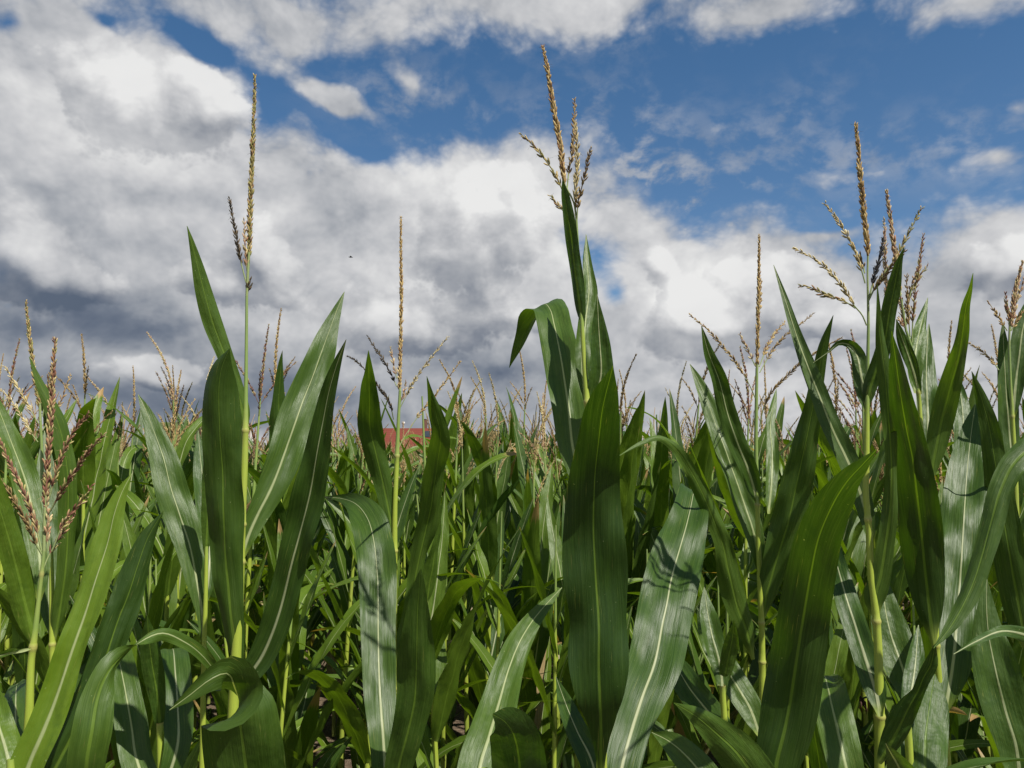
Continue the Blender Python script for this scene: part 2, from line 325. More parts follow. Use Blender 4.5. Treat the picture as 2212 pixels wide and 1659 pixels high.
def link(name, me, parent=None, loc=None):
    o = bpy.data.objects.new(name, me); COL.objects.link(o)
    if parent is not None: o.parent = parent
    if loc is not None: o.location = loc
    return o
def gridfaces(n, m):
    i, j = np.meshgrid(np.arange(n - 1), np.arange(m - 1), indexing='ij')
    a = (i * m + j).ravel()
    return np.stack([a, a + 1, a + m + 1, a + m], 1)
def blade(p, w, N, side=1.0, m=9, open_=0.35, pleat=0.0, ruffle=0.0, wrap=True, seed=0):
    """a leaf blade: centre line p, full widths w, adaxial normals N"""
    n = len(p); Tn = tangents(p); N = unit(N - (N * Tn).sum(1, keepdims=True) * Tn); B = np.cross(Tn, N)
    t = np.linspace(0, 1, n); s = np.linspace(-1, 1, m)
    rg = np.random.default_rng(seed)
    th = open_ * (0.75 + 0.25 * np.cos(t * 5 + seed))
    if wrap: th = th + 1.25 * np.exp(-(t / 0.06) ** 2)
    th = np.maximum(th, 0.05)[:, None]; hw = (w / 2)[:, None]
    xx = hw / th * np.sin(th * s); zz = hw / th * (1 - np.cos(th * s))
    zz = zz + hw * 0.10 * (np.abs(s) ** 0.7)[None, :] * 0.6
    ph = rg.uniform(0, 6.28, 4); L = np.linalg.norm(np.diff(p, axis=0), axis=1).sum()
    env = np.sin(np.pi * np.clip(t, 0, 1))[:, None]
    zz = zz + ruffle * env * np.abs(s)[None, :] ** 2.5 * np.where(s[None, :] > 0, np.sin(t[:, None] * L * 26 + ph[0]) + .6 * np.sin(t[:, None] * L * 47 + ph[1]), np.sin(t[:, None] * L * 23 + ph[2]) + .6 * np.sin(t[:, None] * L * 51 + ph[3]))
    zz = zz + pleat * hw * env * np.cos(s[None, :] * 8.0 + 0.8 * np.sin(t[:, None] * 4 + ph[0]))
    zz = zz + 0.065 * hw * env * (0.6 + 0.7 * np.sin(t[:, None] * L * 7.3 + ph[0] + s[None, :] * 2.2)) * np.sin(t[:, None] * L * 17 + ph[2] + s[None, :] * 1.4) + 0.08 * hw * env * np.sin(t[:, None] * L * 31 + ph[1] - s[None, :] * 2.6) + 0.05 * hw * env * np.sin(t[:, None] * L * 55 + ph[3] + s[None, :] * 3.5)
    V = p[:, None, :] + B[:, None, :] * xx[:, :, None] + N[:, None, :] * (zz * side)[:, :, None]
    U = np.stack([0.5 + (s[None, :] * hw) * 10.0, np.repeat(t[:, None], m, 1)], -1)
    return V.reshape(-1, 3), gridfaces(n, m), U.reshape(-1, 2)
def tube(p, r, k=8, v0=0.0, v1=1.0, mark=None, cap=True):
    p = np.asarray(p, float); n = len(p); r = np.broadcast_to(np.asarray(r, float), (n,))
    Tn = tangents(p); ref = np.array([0.3, 0.9, 0.1]); A = unit(np.cross(Tn, ref)); Bn = np.cross(Tn, A)
    a = np.linspace(0, 2 * np.pi, k + 1)
    V = p[:, None] + r[:, None, None] * (np.cos(a)[None, :, None] * A[:, None] + np.sin(a)[None, :, None] * Bn[:, None])
    t = np.linspace(v0, v1, n); mk = np.zeros(n) if mark is None else mark
    U = np.stack([np.repeat(mk[:, None], k + 1, 1), np.repeat(t[:, None], k + 1, 1)], -1)
    return V.reshape(-1, 3), gridfaces(n, k + 1), U.reshape(-1, 2)
PAL = {'tan': [(.42, .30, .12), (.52, .40, .18), (.32, .21, .08), (.46, .34, .14), (.26, .15, .07)],
       'straw': [(.55, .46, .22), (.48, .39, .17), (.42, .32, .14), (.60, .52, .30)],
       'olive': [(.27, .25, .08), (.38, .30, .12), (.46, .35, .15), (.21, .18, .06), (.27, .16, .08)],
       'purple': [(.24, .115, .07), (.36, .22, .11), (.44, .34, .17), (.19, .085, .055), (.36, .32, .12)],
       'pink': [(.46, .30, .17), (.52, .40, .22), (.36, .20, .11), (.50, .42, .2)],
       'dark': [(.060, .050, .028), (.085, .062, .035), (.045, .035, .022), (.12, .085, .045)],
       'black': [(.018, .018, .018), (.03, .026, .024), (.012, .012, .014)],
       'brown': [(.24, .16, .065), (.30, .22, .09), (.18, .115, .05), (.38, .28, .12)]}
def spikelets(buf, p, start, pal, rows, step, ln, wd, rg, mi=0, sides=5, loose=0.0, thin_tip=0.6):
    """rows of small pointed florets along line p (from fraction `start`)"""
    p = np.asarray(p, float); L = np.concatenate([[0], np.cumsum(np.linalg.norm(np.diff(p, axis=0), axis=1))])
    Tn = tangents(p); pos = start * L[-1]; cols = np.array(PAL[pal]); k = 0
    base = np.linspace(0, 2 * np.pi, sides, endpoint=False)
    prof = ((0.0, 0.35), (0.35, 1.0), (0.75, 0.75), (1.0, 0.08)) if sides > 4 else ((0.0, 0.5), (0.45, 1.0), (1.0, 0.1))
    V = []; Fq = []; Cc = []; nn = 0
    while pos < L[-1]:
        c = np.array([np.interp(pos, L, p[:, i]) for i in range(3)]); tn = unit(np.array([np.interp(pos, L, Tn[:, i]) for i in range(3)]))
        A = unit(np.cross(tn, np.array([.3, .9, .1]))); B = np.cross(tn, A); fr = pos / L[-1]
        sz = 1.0 - (1 - thin_tip) * max(0, (fr - 0.55) / 0.45)
        for q in range(rows):
            if rg.random() < 0.06 + loose * .3: continue
            an = k * 0.9 + q * 2 * np.pi / rows + rg.normal(0, .25)
            out = np.cos(an) * A + np.sin(an) * B
            ax = unit(tn + out * (0.22 + loose * abs(rg.normal(0, .8)) + 0.12 * rg.random()))
            l_ = ln * sz * rg.uniform(.8, 1.2); w_ = wd * sz * rg.uniform(.8, 1.2)
            o = c + out * w_ * 0.75 + tn * rg.uniform(-.3, .3) * step
            a1 = unit(np.cross(ax, out)); a2 = np.cross(ax, a1)
            cc = cols[rg.integers(len(cols))] * rg.uniform(.75, 1.15)
            for (h, rr) in prof:
                V.append(o + ax * h * l_ + rr * w_ * (np.cos(base)[:, None] * a1 + np.sin(base)[:, None] * a2))
                Cc.append(np.tile(cc * (0.62 + 0.75 * h), (sides, 1)))
            for h in range(len(prof) - 1):
                for b in range(sides):
                    b2 = (b + 1) % sides; i0 = nn + h * sides
                    Fq.append((i0 + b, i0 + b2, i0 + sides + b2, i0 + sides + b))
            nn += sides * len(prof)
            if rg.random() < 0.28 and sides > 4:      # hanging anther
                e = o + ax * l_ * .8; d_ = unit(out * .8 + np.array([0, 0, -.3]) + rg.normal(0, .3, 3)); q_ = unit(np.cross(d_, tn)) * wd * .22
                ll = ln * rg.uniform(.4, .8)
                V.append(np.array([e - q_, e + q_, e + d_ * ll + q_ * .7, e + d_ * ll - q_ * .7])); Cc.append(np.tile((.38, .24, .12), (4, 1))); Fq.append((nn, nn + 1, nn + 2, nn + 3)); nn += 4
        pos += step * rg.uniform(.85, 1.15); k += 1
    if V: buf.add(np.vstack(V), np.array(Fq), None, np.vstack(Cc), mi)
STEMC = (.26, .32, .13)
def spike_mesh(p, start, pal, rows, step, ln, wd, stem_r, rg, sides=5, loose=0.0, nseg=24, name='spike'):
    b = Buf(); q = catmull(p, nseg)
    v, f, u = tube(q, np.linspace(stem_r, stem_r * .5, nseg), 6)
    tt = np.repeat(np.linspace(0, 1, nseg), 7)
    colr = np.where((tt < start)[:, None], np.array(STEMC), np.array(PAL[pal][0]) * .8)
    b.add(v, f, u, colr)
    spikelets(b, q, start, pal, rows, step, ln, wd, rg, 0, sides, loose)
    v, f, u, c, mi = b.cat()
    return mesh_from(name, v, f, u, c, [M_TAS])
#EOF_PART1
# ------------------------------------------------------------------ ground
def tag(o, label=None, cat=None, group=None, kind=None):
    if label: o['label'] = label
    if cat: o['category'] = cat
    if group: o['group'] = group
    if kind: o['kind'] = kind
    return o
def empty(name, loc, rz=0.0):
    o = bpy.data.objects.new(name, None); COL.objects.link(o); o.location = loc; o.rotation_euler = (0, 0, rz); o.empty_display_size = .1
    return o
def ground():
    def grid(x0, x1, y0, y1, nx, ny, amp):
        X, Y = np.meshgrid(np.linspace(x0, x1, nx), np.linspace(y0, y1, ny), indexing='ij')
        Z = amp * (np.sin(X * 3.1 + Y * .7) * .5 + np.sin(Y * 8.5 + .6 * np.sin(X * 1.3)) + RNG.normal(0, .35, X.shape))
        return np.stack([X, Y, Z], -1).reshape(-1, 3), gridfaces(nx, ny)[:, ::-1]
    b = Buf(); v, f = grid(-14, 14, -3, 18, 160, 130, .018); b.add(v, f)
    big = 3000.0
    ring = np.array([(-14, -3, 0), (14, -3, 0), (14, 18, 0), (-14, 18, 0), (-big, -big, 0), (big, -big, 0), (big, big, 0), (-big, big, 0)], float)
    ring[:, 2] = -0.02
    b.add(ring, [(0, 4, 5, 1), (1, 5, 6, 2), (2, 6, 7, 3), (3, 7, 4, 0)])
    v, f, u, c, mi = b.cat()
    o = link('soil_ground', mesh_from('soil_ground', v, f, None, None, [M_SOIL])); tag(o, kind='structure')
ground()

# ------------------------------------------------------------------ plants measured on the photo
FRONT = 'maize plants at the near edge of the field'
class Plant:
    def __init__(s, label, stalk, D, ped=None, nodes=(), d_low=None):
        s.D = D; pts = []
        for (x, y, w) in stalk:
            q = P(x, y, D); pts.append((*q, w * D / F0 / 2))
        pts = np.array(pts)            # from the top downwards
        lo = pts[-1]; g = lo.copy(); g[2] = 0.0; g[0] += (lo[0] - pts[-2][0]) * .2; g[3] = max(lo[3] * 1.15, .010)
        mid = (lo + g) / 2
        allp = np.vstack([pts, mid, g])[::-1]
        s.loc = np.array([g[0], g[1], 0.0])
        s.root = empty('maize_plant', s.loc); tag(s.root, label, 'maize plant', FRONT)
        n = 70; q = catmull(allp, n)
        zt = P(0, ped, D)[2] if ped else q[-1, 2]
        vv = np.where(q[:, 2] < zt, .68 * q[:, 2] / zt, .76 + .24 * (q[:, 2] - zt) / max(.05, q[-1, 2] - zt))
        nz = [P(0, y, D)[2] for y in nodes] + [.15, .32, .5, .68]
        # extra rings at the nodes
        q2 = [q]; 
        zs = q[:, 2]
        ex = []
        for z in nz:
            for dz in (-.006, -.003, 0, .003, .006):
                if zs.min() < z + dz < zs.max(): ex.append([np.interp(z + dz, zs, q[:, i]) for i in range(4)] + [np.interp(z + dz, zs, vv)])
        full = np.hstack([q, vv[:, None]])
        if ex: full = np.vstack([full, np.array(ex)])
        full = full[np.argsort(full[:, 2])]
        mk = np.zeros(len(full))
        for z in nz: mk = np.maximum(mk, np.exp(-((full[:, 2] - z) / .0045) ** 2))
        r = full[:, 3] * (1 + .28 * mk)
        v, f, u = tube(full[:, :3] - s.loc, r, 12); u[:, 1] = np.repeat(full[:, 4], 13); u[:, 0] = np.repeat(mk, 13)
        link('stalk', mesh_from('stalk', v, f, u, None, [M_STALK]), s.root)
        s.zlow = lo[2]; s.stalk = full
        s.k = 0
    def leaf(s, txt, d0=0.0, d1=0.0, side=1, roll=0.0, mode='view', open_=.32, pleat=.035, ruffle=.0055, ease=1.3, wrap=True, label=None, roll1=None, flip=None, young=0.0, deep=0.0):
        a = np.array([[float(z) for z in q.split(',')] + ([np.nan] if q.count(',') == 2 else []) for q in txt.split()])
        px = np.concatenate([[0], np.cumsum(np.hypot(np.diff(a[:, 0]), np.diff(a[:, 1])))]); t = px / px[-1]
        dd = s.D + d0 + (d1 - d0) * t ** ease
        dd = np.where(np.isnan(a[:, 3]), dd, s.D + a[:, 3])
        q = np.array([(*P(x, y, d), w * d / F0) for x, y, w, d in zip(a[:, 0], a[:, 1], a[:, 2], dd)])
        n = max(24, min(64, int(px[-1] / 12))); q = catmull(q, n)
        p, w = q[:, :3], np.maximum(q[:, 3], .0008)
        Tn = tangents(p); V = unit(CAMP - p); Nv = unit(V - (V * Tn).sum(1, keepdims=True) * Tn) * side
        if mode == 'pt':
            N = Nv.copy(); i0 = n // 4
            for i in range(i0 + 1, n): N[i] = unit(N[i - 1] - N[i - 1].dot(Tn[i]) * Tn[i])
            for i in range(i0 - 1, -1, -1): N[i] = unit(N[i + 1] - N[i + 1].dot(Tn[i]) * Tn[i])
        else: N = Nv
        ra = R(np.linspace(roll, roll if roll1 is None else roll1, n)) if False else np.radians(np.linspace(roll, roll if roll1 is None else roll1, n))
        cr_ = np.cos(ra)
        if flip is not None:
            e_ = np.clip((np.linspace(0, 1, n) - flip[0] + flip[1]) / (2 * flip[1]), 0, 1); ra = ra + np.radians(flip[2]) * e_ * e_ * (3 - 2 * e_)
        N = N * np.cos(ra)[:, None] + np.cross(Tn, N) * np.sin(ra)[:, None]
        w = w / cr_ * (open_ / math.sin(open_))
        s.k += 1
        v, f, u = blade(p - s.loc, w, N, 1.0, 11, open_, pleat, ruffle, wrap, seed=int(s.D * 1000) + s.k * 17)
        me_ = mesh_from('leaf', v, f, u, None, [M_LEAF])
        at_ = me_.attributes.new('fresh', 'FLOAT', 'POINT'); at_.data.foreach_set('value', np.full(len(v), 1.0, np.float32))
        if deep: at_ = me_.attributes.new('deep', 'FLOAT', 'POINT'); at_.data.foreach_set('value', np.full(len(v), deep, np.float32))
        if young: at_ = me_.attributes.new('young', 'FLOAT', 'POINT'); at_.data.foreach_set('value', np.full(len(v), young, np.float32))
        o = link('leaf', me_, s.root)
        if label: o['label'] = label
        return o
    def tassel(s, rachis, spikes, dd=0.0):
        D = s.D + dd; rg = np.random.default_rng(int(D * 991))
        q = catmull(np.array([(*P(x, y, D), w * D / F0 / 2) for x, y, w in rachis]), 20)
        v, f, u = tube(q[:, :3] - s.loc, q[:, 3], 8)
        tas = link('tassel', mesh_from('tassel', v, f, u, np.tile(np.array(STEMC), (len(v), 1)), [M_TAS]), s.root)
        for (kind, pal, start, lean, txt) in spikes:
            a = [[float(z) for z in c.split(',')] for c in txt.split()]
            m_ = len(a); pts = np.array([P(x, y, D + lean * (i / (m_ - 1))) for i, (x, y) in enumerate(a)]) - s.loc
            if kind == 'M': me = spike_mesh(pts, start, pal, 4, .0056, .0120, .0018, .0023, rg, 5, .14)
            elif kind == 'N': me = spike_mesh(pts, start, pal, 3, .0060, .0120, .0015, .0015, rg, 5, .18)
            else: me = spike_mesh(pts, start, pal, 2, .0068, .0120, .0018, .0013, rg, 5, .22, name='branch')
            o = link('spike' if kind == 'M' else 'branch', me, tas)
        return tas
    def low_leaves(s, n=3, seed=1):
        """the leaves under the frame, down the rest of the stalk"""
        rg = np.random.default_rng(seed + int(s.D * 100)); ph = rg.uniform(0, 6.28)
        top = min(s.zlow - .12, 1.75 - .40 * s.D - .18)
        for i in range(n):
            z = top - .2 * i
            if z < .18: break
            c = np.array([np.interp(z, s.stalk[:, 2], s.stalk[:, j]) for j in range(3)]) - s.loc
            p, w, N = proc_leaf(rg, c, ph + i * math.pi + rg.normal(0, .3), .55, .07, 34, 115, 26)
            v, f, u = blade(p, w, N, 1.0, 9, .3, .03, .003, True, seed + i)
            link('leaf', mesh_from('leaf', v, f, u, None, [M_LEAF]), s.root)
def proc_leaf(rg, c, phi, L, W, th0, th1, n, twist=None, pw=1.5, drift=None):
    t = np.linspace(0, 1, n); th = np.radians(th0 + (th1 - th0) * t ** pw)
    drift = rg.normal(0, .35) if drift is None else drift
    ph = phi + drift * t ** 2
    rx, ry = np.cos(ph), np.sin(ph)
    Tn = np.stack([np.sin(th) * rx, np.sin(th) * ry, np.cos(th)], 1)
    p = np.vstack([c, c + np.cumsum((Tn[1:] + Tn[:-1]) / 2 * L / (n - 1), axis=0)])
    N = np.stack([-np.cos(th) * rx, -np.cos(th) * ry, np.sin(th)], 1)
    tw = rg.normal(0, 35) if twist is None else twist
    a = np.radians(tw * t ** 1.3)
    N = N * np.cos(a)[:, None] + np.cross(Tn, N) * np.sin(a)[:, None]
    w = W * np.minimum(1, .30 + 3.0 * t) * np.maximum(1 - t ** 2.1, 0) ** .85 + .0008
    w = w * (1 + .04 * np.sin(t * 19 + rg.uniform(0, 6)))
    return p, w, N

A = Plant('tall maize plant with one long plain tassel spike, left of the middle',
    [(533,640,6),(532,760,7),(531,850,9),(530,925,13),(528,1000,15),(522,1133,17),(519,1215,19),(515,1330,20),(509,1440,22),(503,1560,23)], 1.55, 935, (930,1133,1214,1470))
A.leaf('530,936,14 525,890,30 513,850,33 486,766,33 460,696,40 440,626,35 422,553,19 412,515,9 404,488,1', 0, -.10, -1, 12, ruffle=.001)
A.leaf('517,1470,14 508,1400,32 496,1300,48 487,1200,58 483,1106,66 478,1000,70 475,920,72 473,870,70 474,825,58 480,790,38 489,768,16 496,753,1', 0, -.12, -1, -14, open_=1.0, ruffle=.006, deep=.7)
A.leaf('519,1213,14 532,1170,28 555,1115,46 583,1060,60 613,985,72 645,890,78 675,815,68 700,745,50 721,688,27 744,630,1', 0, .22, 1, 10, open_=.28)
A.leaf('515,1500,16 535,1465,40 565,1420,54 590,1365,58 625,1240,62 648,1150,67 661,1100,68 680,1010,60 696,920,46 712,840,32 730,780,16 748,733,1', 0, -.18, 1, -14, open_=.3)
A.tassel([(533,640,6),(536,580,6),(538,545,5)], [('M','olive',.06,.02,'536,580 538,540 541,440 545,330 549,230 550,160'), ('N','dark',.28,.0,'535,622 529,600 521,568 514,530 506,490 500,455 496,430'), ('B','pink',.2,.0,'535,600 531,555 529,510 527,475'), ('B','dark',.3,0,'534,640 538,618 541,603')])
A.low_leaves(3, 3)

B = Plant('tallest maize plant, one broad leaf in front, another folded over to the left',
    [(1245,470,5),(1250,560,6),(1257,700,9),(1262,780,11),(1268,868,13),(1275,960,15),(1284,1100,17),(1292,1250,19),(1297,1420,21),(1299,1600,23)], 1.40, 705, (868,1010,1560))
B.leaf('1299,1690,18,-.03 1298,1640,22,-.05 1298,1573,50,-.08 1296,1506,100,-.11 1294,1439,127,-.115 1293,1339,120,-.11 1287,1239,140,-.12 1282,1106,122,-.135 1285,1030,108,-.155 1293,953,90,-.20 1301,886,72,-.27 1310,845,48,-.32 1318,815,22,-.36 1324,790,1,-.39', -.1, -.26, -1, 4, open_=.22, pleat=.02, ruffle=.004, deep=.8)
B.leaf('1310,1760,40,0 1336,1690,76,.02 1347,1640,78,.04 1366,1573,74,.08 1386,1510,92,.13 1412,1439,110,.19 1433,1339,115,.27 1453,1239,113,.36 1472,1173,100,.43 1490,1106,74,.52 1498,1066,64,.60 1504,1062,50,.68 1512,1100,34,.76 1520,1160,2,.82', 0, .5, 1, 0, mode='pt', open_=.26, pleat=.05)
B.leaf('1274,1130,20,0 1256,1040,42,.02 1238,970,60,.04 1229,886,72,.07 1219,820,76,.11 1208,753,76,.15 1197,700,74,.20 1188,668,76,.25 1172,660,86,.30 1152,682,84,.33 1134,715,62,.35 1116,758,32,.36 1100,795,1,.37', 0, .3, 1, 0, mode='pt', open_=.30, pleat=.04)
B.leaf('1258,706,10 1252,660,22 1246,610,26 1238,553,27 1231,500,28 1224,450,23 1218,410,13 1215,388,1', 0, -.06, -1, -25, open_=.7, ruffle=.001)
B.leaf('1264,868,16 1258,780,30 1264,700,38 1272,630,32 1268,570,19 1266,506,1', .02, .14, 1, 20, open_=.5)
B.leaf('1275,960,20 1285,870,46 1296,815,50 1296,760,44 1293,700,26 1290,636,1', .02, -.02, 1, 22, open_=.6, pleat=.09)
B.tassel([(1245,472,5),(1240,440,4),(1220,399,4)], [('M','tan',.02,.0,'1220,403 1208,302 1194,225 1180,136 1173,103'), ('B','olive',.05,.0,'1217,415 1195,370 1165,330 1140,303 1125,290'), ('B','brown',.2,.05,'1224,418 1229,370 1236,335 1240,270 1241,240 1241,212'),
    ('N','straw',.12,0,'1243,465 1243,420 1246,370 1247,330 1245,290 1242,262'), ('B','brown',.2,-.04,'1246,480 1250,430 1258,400 1266,370 1271,340 1278,318'), ('B','olive',.3,0,'1224,463 1210,448 1196,432 1189,422')])
B.low_leaves(2, 5)

C = Plant('slim maize plant with dark drooping tassel arms left of its straight tan spike',
    [(864,845,6),(861,900,7),(857,1000,10),(853,1100,11),(852,1200,13),(851,1340,13),(849,1480,14),(847,1620,15)], 2.1, 985, (985,1190,1488))
C.leaf('853,1190,12 843,1120,30 830,1053,38 811,975,48 799,920,52 798,870,42 797,820,26 796,757,1', 0, -.34, -1, 8, ease=3.0)
C.leaf('852,1492,14 858,1440,22 872,1380,26 890,1290,28 907,1200,34 925,1130,44 937,1050,46 945,1000,44 952,945,40 941,890,28 930,850,12 922,813,1', 0, -.42, -1, 20, open_=.5, ease=3.2)
C.tassel([(864,845,6),(864,838,5)], [('M','tan',.0,.02,'863,842 865,760 867,640 866,540 866,470'), ('N','dark',.12,-.1,'850,906 846,886 836,860 820,840 800,812 786,796 768,778 750,769'), ('B','dark',.1,.05,'857,835 848,815 836,793 820,765 806,745 793,724'), ('B','pink',.15,0,'857,818 852,795 847,772 842,748'),
    ('B','straw',.15,0,'862,885 872,866 886,838 905,808 925,782 948,752 966,730'), ('B','tan',.35,.06,'858,976 870,950 888,922 908,892 930,866 962,824 995,780'), ('B','pink',.3,0,'862,880 870,855 877,826')])
C.low_leaves(2, 7)

Dp = Plant('maize plant with wide open tassel above narrow pale blades, right of the tallest',
    [(1635,795,6),(1634,860,7),(1633,960,8),(1636,1090,10),(1641,1250,11),(1645,1345,12),(1647,1480,14),(1648,1620,15)], 2.05, 1085, (1090,1345,1430))
Dp.leaf('1638,1093,10 1630,1060,28 1618,1020,36 1591,953,39 1570,886,38 1553,820,32 1530,760,21 1515,703,1', 0, -.1, 1, 10, open_=.45)
Dp.leaf('1643,1252,12 1630,1160,36 1612,1100,46 1596,1053,47 1571,986,43 1547,920,38 1522,853,28 1505,815,15 1490,786,1', 0, .2, 1, 15, open_=.5, pleat=.1)
Dp.leaf('1645,1346,12 1655,1290,36 1672,1230,52 1690,1170,63 1708,1106,67 1727,1020,62 1741,953,50 1755,886,38 1767,815,28 1780,745,20 1800,681,1', 0, -.2, -1, 8)
Dp.leaf('1628,1425,12 1615,1370,34 1592,1306,48 1575,1239,46 1561,1173,36 1535,1106,34 1494,1020,26 1455,965,20 1425,946,13 1380,960,9 1338,984,1', -.02, -.25, -1, 15, mode='view', open_=.4)
Dp.leaf('1660,1110,10 1666,1050,24 1668,980,26 1664,920,20 1672,870,12 1677,840,1', .1, .3, 1, 10)
Dp.tassel([(1635,800,6),(1636,786,5)], [('M','tan',.0,.0,'1635,795 1637,700 1639,600 1640,508'), ('B','tan',.25,-.08,'1633,864 1622,838 1606,808 1584,776 1556,742 1524,708 1488,678'), ('B','pink',.2,0,'1631,790 1620,766 1608,742 1598,720'), ('B','brown',.2,.05,'1641,805 1652,785 1668,758 1700,722 1730,700 1756,678'),
    ('N','brown',.2,-.06,'1641,922 1650,880 1665,850 1700,812 1732,782 1775,754 1817,730'), ('B','tan',.2,.1,'1640,792 1659,746 1676,718 1697,694'), ('B','brown',.3,.08,'1639,700 1642,640 1644,600')])
Dp.low_leaves(2, 9)

E = Plant('maize plant whose high many armed tassel has one nearly black arm, at right',
    [(1876,700,6),(1875,760,7),(1873,880,10),(1872,980,12),(1871,1080,13),(1876,1130,13),(1882,1250,14),(1893,1340,16),(1899,1470,18),(1900,1560,20),(1900,1650,20)], 1.45, 885, (1000,1122,1342,1548))
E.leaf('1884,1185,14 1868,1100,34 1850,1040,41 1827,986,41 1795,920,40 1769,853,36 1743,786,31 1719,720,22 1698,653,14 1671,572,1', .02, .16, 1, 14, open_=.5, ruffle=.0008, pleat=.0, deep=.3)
E.leaf('1872,892,12 1866,850,28 1858,800,30 1850,765,26 1835,745,17 1815,741,11 1790,760,6 1756,784,1', 0, .06, 1, 20, open_=.5)
E.leaf('1874,886,12 1880,840,28 1892,803,30 1911,736,30 1922,670,31 1932,620,28 1942,570,15 1953,534,1', 0, -.1, -1, 15, open_=.5)
E.leaf('1895,1343,14 1890,1300,42 1904,1239,38 1914,1173,34 1923,1106,31 1926,1053,25 1925,986,24 1918,886,29 1909,786,27 1901,720,17 1895,613,1', 0, -.12, -1, 10, open_=.35)
E.leaf('1902,1548,15 1893,1500,42 1872,1430,48 1850,1360,48 1828,1290,46 1808,1220,38 1790,1150,20 1780,1100,1', -.02, .28, 1, 0)
E.tassel([(1876,702,6),(1875,640,5),(1874,590,4),(1875,547,4)], [('M','tan',.0,.0,'1875,552 1865,448 1858,375 1853,310 1849,268'), ('B','straw',.15,0,'1869,612 1857,570 1845,540 1830,510 1805,470 1783,440'), ('B','brown',.2,.03,'1868,590 1862,565 1850,545 1838,525'), ('B','straw',.22,-.04,'1872,703 1862,680 1845,660 1828,632 1811,609 1792,586 1770,568 1742,550 1712,535'),
    ('B','olive',.15,.05,'1848,666 1826,652 1804,643 1780,636 1763,627 1745,619 1725,617'), ('N','black',.25,.02,'1876,650 1886,609 1892,585 1899,564 1905,538 1908,512'), ('N','brown',.2,-.05,'1876,650 1893,617 1910,596 1927,574 1942,558 1954,543'), ('B','olive',.3,0,'1896,614 1915,582 1934,560 1946,535 1958,513 1975,480 1990,450')])
E.low_leaves(2, 11)

G = Plant('maize plant with several pinkish tassel spikes and a broad pale glossy blade, far right',
    [(1958,715,5),(1966,740,6),(1975,795,7),(1984,846,8),(1989,913,9),(2002,1000,11),(2010,1060,12),(2018,1200,13),(2022,1395,14),(2031,1506,15),(2042,1606,16),(2048,1680,17)], 1.60, 850, (848,1045,1395,1540))
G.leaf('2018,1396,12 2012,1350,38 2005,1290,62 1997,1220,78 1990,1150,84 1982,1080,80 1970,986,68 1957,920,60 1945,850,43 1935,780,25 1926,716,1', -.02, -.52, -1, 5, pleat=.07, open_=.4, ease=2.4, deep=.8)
G.leaf('1987,852,8 1972,800,24 1955,750,25 1943,715,15 1936,690,1', 0, -.05, 1, 20, open_=.6, pleat=.1)
G.leaf('1978,850,14 1975,790,32 1983,730,31 1993,690,19 2004,643,1', .1, .2, 1, 15)
G.leaf('2003,1012,14 2005,953,36 2004,886,43 2001,820,41 2002,760,26 2007,699,1', .06, .22, 1, 5)
G.leaf('2010,1046,12 2014,1010,26 2022,970,38 2032,920,46 2048,853,44 2067,786,35 2079,720,26 2088,655,14 2096,625,8 2102,590,1', 0, -.25, -1, 12, ease=2.2)
G.leaf('2040,1546,13 2050,1490,46 2060,1420,74 2068,1320,88 2077,1206,92 2083,1106,88 2092,986,63 2100,920,35 2107,872,1', -.03, .38, 1, 0, open_=.24)
G.tassel([(1958,718,5),(1952,680,5),(1947,646,4)], [('M','pink',.05,.0,'1945,640 1940,590 1934,550 1924,480 1915,410'), ('N','pink',.1,.03,'1958,715 1944,640 1941,610'), ('N','pink',.05,.03,'1920,700 1915,640 1912,560 1910,472'), ('N','purple',.2,0,'1970,740 1972,690 1978,620 1986,570 1995,508'), ('B','brown',.2,0,'1966,728 1963,690 1961,660 1958,595'), ('B','pink',.25,.02,'1958,700 1963,640 1975,600 1988,570'), ('B','olive',.3,0,'1962,650 1972,620 1985,598 2003,577'), ('B','pink',.3,0,'1958,715 1950,700 1938,685')])
G.low_leaves(2, 13)

Fp = Plant('maize plant with a thick purple brown tassel at the left edge of the photo',
    [(95,1190,7),(90,1240,8),(83,1300,9),(77,1356,12),(68,1423,14),(63,1540,17),(58,1620,18)], 1.25, 1385, (1240,1396,1400))
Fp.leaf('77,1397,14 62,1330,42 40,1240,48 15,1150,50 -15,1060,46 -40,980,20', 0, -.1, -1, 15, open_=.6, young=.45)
Fp.leaf('82,1300,14 88,1240,30 80,1160,48 68,1090,52 45,1010,48 15,930,36 -12,860,14', .12, .25, 1, 10, open_=.5)
Fp.leaf('66,1402,6 45,1408,9 20,1412,10 -20,1422,8', -.02, -.12, 1, 20, open_=.5)
Fp.tassel([(95,1192,7),(97,1106,7),(99,1070,6)], [('M','purple',.0,.0,'98,1090 103,990 107,936 113,836 119,735'), ('N','purple',.12,.0,'107,1073 120,1025 133,986 145,958 157,936 175,912 192,893'), ('N','purple',.12,-.03,'108,1105 125,1075 143,1046 163,1015 183,986 205,960 223,940'), ('N','purple',.15,0,'90,1190 73,1120 50,1063 35,1030 22,1003 8,970 -6,940'), ('N','brown',.15,-.04,'92,1200 75,1170 62,1135 40,1100 20,1062 -6,1030'),
    ('B','purple',.3,.03,'91,1236 101,1210 112,1188 128,1162 142,1140 154,1120 164,1102'), ('B','pink',.2,0,'104,1190 101,1150 104,1110 100,1090'), ('B','purple',.3,0,'112,1190 150,1110 175,1085 200,1046')])
Fp.low_leaves(2, 15)

